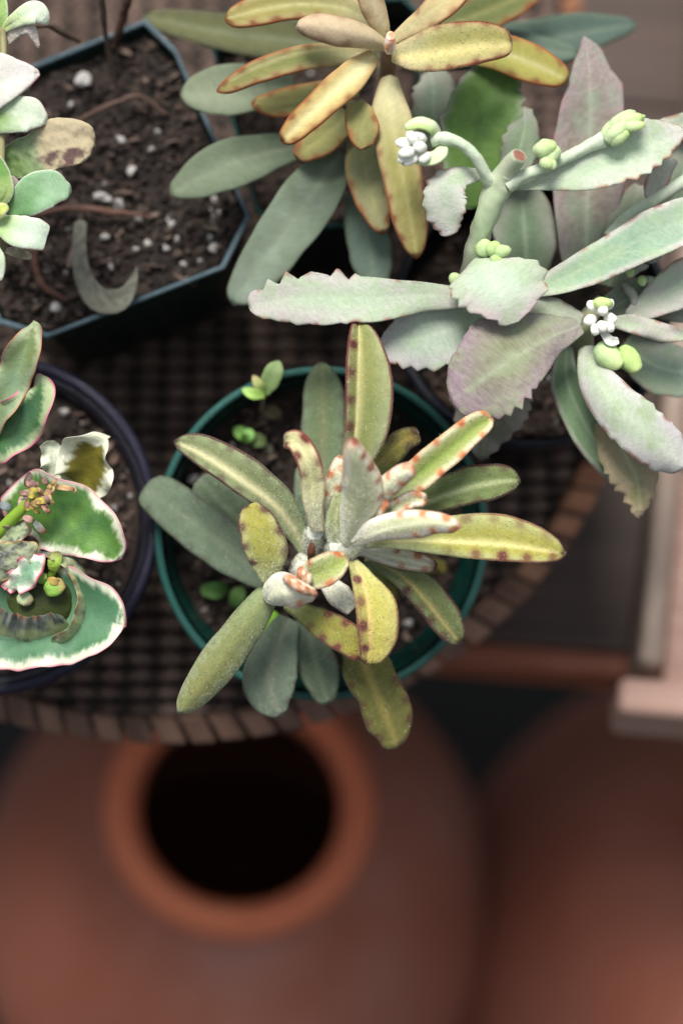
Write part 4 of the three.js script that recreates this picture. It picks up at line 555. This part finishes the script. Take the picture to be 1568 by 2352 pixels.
{
  const t = thing('rosette_plant', 'pale green succulent with finely haired pointed leaves, cut off at the upper left edge', 'succulent', at(10, 440, dist(-5)));
  tube([[10, 620, -5, 10], [4, 520, -1.2, 10], [0, 440, .2, 10], [4, 300, .3, 10], [8, 180, .2, 9], [8, 90, 0, 8], [5, 66, 0, 8]], 9, satin, t, 'stem', 50, flat('#94906a'));
  const LG = { a: '#8fb07a', b: '#c9d6c4' }, WP = { a: '#c6cbbf', b: '#cfcecb', redK: .9, red: '#c0606a' }, GR = { a: '#6f9a68', b: '#93b494' };
  leaf(t, [[-20, 390, -.6, 34, 34], [60, 362, -.1, 44, 46], [130, 336, .3, 58, 56], [186, 330, .4, 52, 46], [219, 336, .3, 22, 22]], ech({ a: '#66804e', b: '#9aa88a', dry: 1 }, { rough: 1.6, irreg: .2, label: 'green leaf with a shrivelled grey brown end' }));
  leaf(t, [[0, 420, -.4, 10, 10], [20, 425, -.2, 20, 20], [40, 410, -.2, 10, 10]], ech({ a: '#8a8880', b: '#9a948c' }));
  leaf(t, [[-40, 288, .2, 26, 22], [20, 270, .6, 40, 36], [70, 264, .7, 40, 40], [110, 281, .5, 8, 8]], ech({ ...LG, a: '#86a86a', redK: .9 }));
  leaf(t, [[-70, 230, .5, 55, 52], [0, 190, .9, 66, 54], [50, 177, .9, 42, 34], [92, 168, .7, 6, 6]], ech(WP, { vt: .98 }));
  leaf(t, [[22, 492, .1, 14, 14], [70, 456, .6, 46, 40], [115, 436, .6, 46, 40], [150, 438, .5, 24, 24], [165, 441, .4, 6, 6]], ech(GR));
  leaf(t, [[-8, 512, .2, 18, 14], [40, 531, .6, 36, 35], [80, 540, .6, 38, 35], [106, 548, .4, 30, 28]], ech({ a: '#a9c48c', b: '#c6d8c6' }, { vt: .97 }));
  leaf(t, [[-5, 475, .4, 12, 12], [18, 440, .7, 20, 15], [8, 392, .7, 16, 14], [-5, 355, .6, 5, 5]], ech({ a: '#98b070', b: '#5f8a4a' }));
  leaf(t, [[-14, 500, .6, 12, 12], [4, 482, .9, 16, 16], [20, 474, .9, 6, 6]], ech({ a: '#d8d880', b: '#b8c870' }));
  leaf(t, [[-20, 560, -.2, 12, 12], [-4, 600, 0, 18, 14], [2, 645, -.1, 5, 5]], ech(LG));
  leaf(t, [[14, 575, -.6, 6, 6], [45, 582, -.5, 14, 12], [74, 592, -.5, 6, 6]], { color: p => mix(C('#77705f'), C('#a8a390'), noise(p.x / 8, p.y / 8)), mat: dry, name: 'withered_leaf', thick: .8, rough: 1.2 });
  leaf(t, [[4, 70, -.1, 8, 8], [8, 35, .1, 12, 12], [4, 0, .1, 14, 12], [-4, -30, 0, 6, 6]], ech({ a: '#9aba72', b: '#86a866' }));
  leaf(t, [[5, 69, -.1, 8, 8], [45, 46, .3, 22, 16], [85, 31, .4, 28, 26], [112, 56, .2, 6, 6]], ech({ a: '#b3c88a', b: '#cddccb' }));
  leaf(t, [[16, 92, -.3, 12, 12], [46, 66, 0, 14, 16], [72, 68, .1, 12, 14], [90, 110, -.2, 4, 4]], ech({ a: '#cfc8bc', b: '#c9c0bc' }, { name: 'withered_leaf', rough: 1 }));
}

// ------------------------------------------------------------------ variegated plant at the lower left
function varColor(p) {
  const { s, v, e, u, ph } = p, x = s.tx, n = fbm(p.x / 35 + ph, p.y / 35), vein = noise(p.y / 40 + Math.abs(p.x) / 25, ph) ;
  let c = mix(C(x.a), C(x.b), clamp(n * 1.5 - .25)); c = mix(c, C(x.vein ?? '#8fb09a'), (x.veinK ?? .2) * vein);
  const lim = (x.band ?? 26) * (.45 + 1.0 * noise(p.y / 34 + ph, u < 0 ? 1 : 6)) + (noise(p.y / 5 + ph, u < 0 ? 2 : 5) - .5) * 9 + (noise(p.x / 5, p.y / 5, ph) - .5) * 8;
  c = mix(c, C(x.cream ?? '#d6dcc6'), sm(lim + 9, lim - 9, e) * (x.creamK ?? .95)); c = mix(c, C(x.pink ?? '#c9648a'), sm(7.5, 2, e) * (x.pinkK ?? .8) * (.55 + .6 * noise(p.y / 28 + ph, 3)));
  if (x.dead) c = mix(c, mix(C('#3b4444'), C('#8a9088'), noise(p.x / 5, p.y / 5, ph)), sm(.4, .6, fbm(p.x / 16 + ph, p.y / 16) * .8 + x.dead - .3)); if (x.brown) c = mix(c, C('#a8785a'), sm(6, 1, e) * x.brown);
  return mul(c, .92 + .16 * noise(p.x / 4, p.y / 4, 2));
}
const vari = (tx, o = {}) => ({ color: varColor, tx, mat: satin, thick: 1.0, foldL: .35, foldR: .35, wave: [3, 14], nu: 72, nv: 90, vt: .95, irreg: .18, sharp: .4, ...o });
{
  const t = thing('variegated_plant', 'green succulent with wavy cream and pink edged leaves in the thick rimmed black pot', 'succulent', at(20, 1220, dist(-5)));
  const VG = { a: '#2f5a22', b: '#5c8632', veinK: .08 }, BG = { a: '#3c6a4a', b: '#4f7c58', veinK: .35 };
  leaf(t, [[-60, 1424, -1.4, 70, 100], [20, 1412, -1, 98, 122], [110, 1410, -.6, 110, 112], [190, 1416, -.3, 106, 116], [250, 1430, 0, 74, 82], [288, 1440, .1, 26, 26]], vari({ ...BG, band: 20 }, { foldL: .5, foldR: .55 }));
  leaf(t, [[20, 1190, -1.4, 40, 30], [85, 1182, -.8, 98, 60], [150, 1190, -.2, 90, 88], [215, 1222, 0, 74, 72], [258, 1260, 0, 44, 38], [281, 1284, -.1, 12, 12]], vari({ ...VG, band: 16 }, { foldL: .45, foldR: .3 }));
  leaf(t, [[120, 1115, -1, 20, 20], [125, 1062, -.6, 30, 30], [108, 1012, -.4, 16, 16]], vari({ ...BG, a: '#8aa894', b: '#a8bcaa', band: 40, pinkK: 0 }));
  leaf(t, [[182, 1142, -1.2, 32, 32], [202, 1096, -1, 64, 62], [216, 1045, -.6, 74, 54], [248, 1008, -.2, 26, 18]], vari({ a: '#5f6420', b: '#857f30', band: 24, pinkK: .1, vein: '#4a3a20', veinK: .6 }, { foldL: 1.0, foldR: .9 }));
  leaf(t, [[-50, 1055, -.9, 40, 30], [15, 1004, -.4, 62, 50], [65, 950, .1, 58, 54], [96, 900, .4, 34, 38], [94, 858, .3, 12, 12]], vari({ a: '#2c5638', b: '#48703c', band: 22, pinkK: .95, cream: '#9fb088' }, { foldR: .5, foldL: .2 }));
  leaf(t, [[-40, 985, -.4, 44, 44], [26, 884, .2, 48, 44], [55, 812, .5, 40, 44], [76, 757, .5, 22, 24], [78, 735, .3, 8, 8]], vari({ a: '#5d6e42', b: '#6f7a3c', band: 14, cream: '#93a082', pinkK: 0, brown: .9, veinK: .4 }, { foldR: .9, foldL: .4, sharp: .2 }));
  leaf(t, [[-30, 1245, -.4, 20, 20], [20, 1232, .1, 28, 28], [66, 1205, .3, 14, 14]], vari({ a: '#93a078', b: '#a8b08a', dead: .3, band: 6, pinkK: 0, brown: .8 }, { mat: dry, name: 'withered_leaf', rough: 1 }));
  // curled ring of old leaves
  const wallLeaf = (pts, zT, zB, oT, oB, dead, brown, label) => { // a curled old leaf standing up like a thin wall
    const path = new THREE.CatmullRomCurve3(pts.map(q => V(q[0], q[1], 0))), pos = [], col = [], idx = [], uv = [], N = 90, M = 24, sd = pts[0][0];
    for (let j = 0; j <= N; j++) { const q = path.getPoint(j / N), tg = path.getTangent(j / N), nx = tg.y, ny = -tg.x, edge = Math.sqrt(Math.min(1, (j + .4) / 12, (N - j + .4) / 12)), hi = zT * edge + .3 * (noise(j * .22, 3 + sd) - .5) + .15 * (noise(j * .4, 8) - .5);
      for (let i = 0; i < M; i++) { const f = i / M * 2 * Math.PI, w = (Math.cos(f) + 1) / 2, h = Math.sin(f), rag = 5 * (noise(j * .17, 2 + sd) - .5) * w, out = lerp(oB, oT * edge, w ** 1.2) + rag + h * 3 + 5 * (noise(j * .12, w * 3 + sd) - .5), p = at(q.x + nx * out, q.y + ny * out, dist(lerp(zB, hi, w))); pos.push(p.x, p.y, p.z); uv.push(j * .012, i / M * .35); let c = mix(C('#8c9a6a'), C('#b5ba96'), fbm(j * .14, w * 2.5)); c = mix(c, mix(C('#4a5350'), C('#8a918a'), noise(j * .2, w * 7)), sm(.45, .62, fbm(j * .14 + 7, w * 2.6 + sd) * .8 + dead * w)); c = mix(c, C('#9a7052'), sm(.82, 1, w) * brown * sm(.3, .55, noise(j * .35, 5))); col.push(...c); }
      if (j < N) for (let i = 0; i < M; i++) { const i2 = (i + 1) % M, a = j * M + i, b = j * M + i2; idx.push(a, a + M, b, b, a + M, b + M); } }
    const g = new THREE.BufferGeometry(); g.setAttribute('position', new THREE.Float32BufferAttribute(pos, 3)); g.setAttribute('color', new THREE.Float32BufferAttribute(col, 3)); g.setAttribute('uv', new THREE.Float32BufferAttribute(uv, 2)); g.setIndex(idx); g.computeVertexNormals(); mesh('withered_leaf', g, dry, t, { label });
  };
  leaf(t, [[40, 1290, -.5, 30, 30], [80, 1340, -.25, 70, 74], [105, 1400, -.2, 66, 70], [120, 1440, -.3, 30, 30]], vari({ a: '#2c3518', b: '#3f4c20', band: 0, pinkK: 0, creamK: 0, veinK: 0 }, { wave: [1, 8], foldL: .1, foldR: .1 }));
  wallLeaf([[70, 1278], [110, 1268], [152, 1288], [182, 1330], [190, 1385], [176, 1438], [146, 1468], [118, 1468]], .5, -.8, -16, 20, .06, .85, 'curled thin walled old leaf with a brown rim');
  wallLeaf([[152, 1424], [130, 1440], [90, 1450], [40, 1446], [0, 1432], [-50, 1405]], .7, -.5, -34, 22, .3, .9, 'grey spotted withered leaf with brown edge');
  leaf(t, [[-30, 1312, .2, 44, 40], [28, 1284, .6, 42, 40], [66, 1262, .6, 24, 26], [84, 1246, .5, 6, 6]], vari({ a: '#7f8a70', b: '#98a084', dead: .36, band: 5, pinkK: 0, brown: .8, veinK: 0, cream: '#b3b878' }, { mat: dry, foldL: .4, foldR: -.6, wave: [1.4, 22], rough: 1.6, name: 'withered_leaf' }));
  leaf(t, [[20, 1352, 0, 14, 12], [56, 1322, .5, 32, 34], [84, 1290, .5, 28, 22], [90, 1276, .4, 10, 10]], vari({ a: '#6f9a7c', b: '#9ab8a0', band: 16, cream: '#dfe0d0', pink: '#cf5078', pinkK: 1 }, { wave: [2, 18] }));
  const bd = (x, y, z, l, w, a, c1, c2, n = 'flower_bud') => leaf(t, [[x, y, z, w * .5, w * .5], [x + Math.cos(a) * l * .4, y + Math.sin(a) * l * .4, z + .1, w, w], [x + Math.cos(a) * l * .8, y + Math.sin(a) * l * .8, z + .1, w * .8, w * .8], [x + Math.cos(a) * l, y + Math.sin(a) * l, z, w * .3, w * .3]], { color: p => mul(mix(C(c1), C(c2), sm(.5, 1, p.v)), .85 + .3 * noise(p.x / 4, p.y / 4, p.ph)), mat: satin, thick: w * .1, name: n, nu: 20, nv: 24, vt: .85, rough: 1.0, foldL: .2, foldR: .2 });
  tube([[60, 1400, -1.6, 12], [95, 1350, -.8, 10], [120, 1318, 0, 9], [130, 1300, .2, 8]], 9, satin, t, 'flower_stalk', 20, flat('#7fa040'));
  bd(120, 1312, .3, 48, 17, -1.25, '#8fae48', '#6a5548'); bd(106, 1358, .2, 44, 22, -.45, '#86b050', '#b58a6a'); bd(95, 1340, 0, 26, 12, -1.4, '#8fb458', '#a8c078'); bd(44, 1365, 0, 34, 18, .6, '#a8b890', '#a0786a'); bd(110, 1332, .4, 28, 10, .2, '#a08a48', '#7a5a48', 'withered_flower');
  tube([[-30, 1262, -.6, 16], [0, 1222, 0, 15], [40, 1180, .5, 14], [78, 1140, .9, 10]], 14, satin, t, 'flower_stalk', 30, flat('#86aa3c', .1));
  const W = [['#a8905a', '#6a4a44'], ['#b8ac50', '#8a6a50'], ['#8a6a68', '#5a3e40'], ['#a07868', '#6a4c48'], ['#c0a878', '#8d6450']];
  for (let k = 0; k < 38; k++) { const f = rnd() * 6.28, c = W[k % 5]; bd(98 + rr(-30, 26), 1128 + rr(-16, 40), .8 + rnd() * .5, rr(12, 30), rr(3, 8), f, c[0], c[1], 'withered_flower'); }
  bd(84, 1128, .9, 42, 7, 3.0, '#a08878', '#7a4c48', 'withered_flower'); bd(60, 1118, .9, 34, 8, -1.3, '#6a5a58', '#4a2e34', 'withered_flower'); bd(120, 1116, .9, 54, 7, .15, '#b89a70', '#9a6a58', 'withered_flower'); bd(168, 1118, .8, 18, 4, 1.1, '#b89a80', '#a07868', 'withered_flower');
  bd(50, 1140, .6, 40, 8, 1.6, '#b09a8a', '#a87a6a', 'withered_flower'); bd(54, 1188, .7, 26, 8, .3, '#b5908a', '#8a6058', 'withered_flower'); bd(78, 1198, .7, 36, 9, .8, '#68706a', '#b06860', 'withered_flower'); bd(0, 1160, .4, 28, 10, .2, '#7a8488', '#5a5c60', 'withered_flower');
}

// ------------------------------------------------------------------ seedlings and litter on the soil
const sprout = { color: p => mul(mix(C(p.s.tx[0]), C(p.s.tx[1]), p.v), .9 + .2 * noise(p.x / 4, p.y / 4, p.ph)), mat: satin, thick: .7, nu: 28, nv: 36, vt: .8, foldL: .3, foldR: .3 };
{
  let t = thing('seedling', 'tiny three leaved seedling at the upper inner rim of the green pot', 'seedling', at(602, 930, dist(-6)));
  tube([[600, 950, -6, 5], [603, 925, -4.6, 5], [607, 902, -3.6, 5]], 5, satin, t, 'stem', 14, flat('#9a8a78'));
  leaf(t, [[606, 906, -3.6, 8, 8], [618, 880, -3.3, 20, 20], [630, 852, -3.1, 21, 21], [642, 829, -3.2, 8, 8]], { ...sprout, tx: ['#93b070', '#8aa070'] });
  leaf(t, [[605, 904, -3.5, 6, 6], [594, 884, -3.2, 12, 12], [581, 862, -3.2, 5, 5]], { ...sprout, tx: ['#a3cc68', '#a89a70'] });
  leaf(t, [[608, 908, -3.5, 6, 6], [582, 905, -3.2, 13, 13], [556, 893, -3.2, 6, 6]], { ...sprout, tx: ['#a8d06a', '#9cc06a'] });
  t = thing('seedling', 'small bright green seedling on the soil left of the tall furry leaf', 'seedling', at(575, 1010, dist(-6.2)));
  leaf(t, [[570, 1010, -5.6, 8, 8], [556, 996, -5.2, 16, 16], [536, 984, -5.2, 8, 8]], { ...sprout, tx: ['#8ac45a', '#98d070'] });
  leaf(t, [[560, 1012, -5.5, 8, 8], [570, 1000, -5, 15, 15], [574, 984, -5, 8, 8]], { ...sprout, tx: ['#8ac45a', '#9ad078'] });
  leaf(t, [[572, 1012, -5.7, 8, 8], [590, 1012, -5.4, 18, 16], [612, 1018, -5.5, 8, 8]], { ...sprout, tx: ['#6a8a4a', '#7a8a60'] });
  t = thing('seedling', 'pair of green seedling leaves on the soil at the lower left inside the green pot', 'seedling', at(530, 1365, dist(-6)));
  leaf(t, [[525, 1352, -5.8, 6, 6], [498, 1356, -5.3, 20, 20], [460, 1354, -5.4, 12, 12]], { ...sprout, tx: ['#5f8a40', '#5a8548'] });
  leaf(t, [[535, 1392, -5.8, 8, 8], [545, 1370, -5, 18, 18], [556, 1348, -5, 12, 12]], { ...sprout, tx: ['#86b860', '#9ac470'] });
  t = thing('seedling', 'single round bright green seedling leaf below the long bottom left furry leaf', 'seedling', at(600, 1440, dist(-5)));
  leaf(t, [[590, 1450, -4.6, 6, 6], [604, 1436, -4.2, 16, 16], [622, 1426, -3.9, 24, 24], [645, 1420, -3.9, 16, 16]], { ...sprout, tx: ['#86c040', '#8cc848'] });
  leaf(t, [[575, 1470, -4.8, 5, 5], [580, 1450, -4.6, 7, 7], [590, 1436, -4.6, 5, 5]], { ...sprout, tx: ['#6a9a40', '#78a848'] });
  const lit = { color: p => mul(mix(C(p.s.tx[0]), C(p.s.tx[1]), noise(p.x / 9, p.y / 9, p.ph)), .85 + .3 * noise(p.x / 3, p.y / 3)), mat: dry, thick: .5, nu: 28, nv: 36, vt: .8, rough: 1, foldL: .3, foldR: .2 };
  const fl = (label, st, tx) => { const g = thing('fallen_leaf', label, 'leaf', at(st[1][0], st[1][1], dist(st[1][2] - .3))); leaf(g, st, { ...lit, tx, name: 'blade' }); };
  fl('round pinkish brown fallen leaf below the three leaved seedling', [[550, 962, -6, 8, 8], [566, 958, -5.8, 18, 18], [588, 955, -5.9, 12, 12]], ['#6a4a44', '#8a665e']);
  fl('tan withered leaf beside the stem of the three leaved seedling', [[596, 938, -5.8, 8, 8], [622, 946, -5.5, 17, 17], [646, 952, -5.6, 8, 8]], ['#6a6048', '#857860']);
  fl('grey green withered leaf beside the small bright seedling', [[600, 1018, -6, 8, 8], [610, 1035, -5.8, 16, 16], [622, 1062, -5.9, 6, 6]], ['#5a5c4c', '#77786a']);
  fl('translucent grey curled dry leaf hooked on the soil of the square pot', [[186, 504, -4.6, 15, 15], [184, 560, -4.4, 14, 16], [194, 626, -4.3, 15, 24], [226, 678, -4.1, 20, 34], [268, 690, -3.9, 26, 30], [301, 662, -3.8, 16, 14], [315, 612, -3.7, 5, 6]], ['#4c4d46', '#737469']);
  const tw = (label, pts, c) => { const p = pts[1], g = thing('dry_twig', label, 'twig', at(p[0], p[1], dist(p[2] - .3))); tube(pts, 5, dry, g, 'twig', 40, flat(c, .3), { lump: .5 }); };
  tw('thin brown dry stem reaching from the pale rosette to the square pot edge', [[76, 60, -2, 6], [112, 60, -2.6, 7], [146, 76, -3.4, 7], [182, 96, -4.4, 6]], '#54453a');
  tw('thin brown stem standing at the back of the square pot', [[235, -20, -3, 6], [240, 50, -4, 6], [250, 120, -5, 6], [270, 205, -6, 5]], '#42352b');
  tw('brown arched root lying across the soil, upper middle of the square pot', [[172, 286, -5.2, 6], [214, 260, -5, 7], [262, 238, -5.1, 7], [322, 222, -5.2, 6], [380, 262, -5.6, 6]], '#55423a');
  tw('reddish brown straight root lying across the middle of the square pot', [[70, 494, -4.6, 6], [160, 478, -4.8, 8], [230, 484, -4.9, 9], [290, 490, -5, 7], [350, 498, -5.3, 4]], '#5d443b');
  tw('short reddish root curling at the lower left of the square pot', [[84, 560, -4.8, 7], [82, 610, -4.8, 8], [100, 656, -4.8, 8], [152, 690, -5, 6]], '#553a31');
  tw('reddish brown stem crossing behind the square pot corner', [[300, -20, -4, 11], [280, 50, -5, 10], [262, 110, -6, 8]], '#40291f');
}
renderer.render(scene, camera);
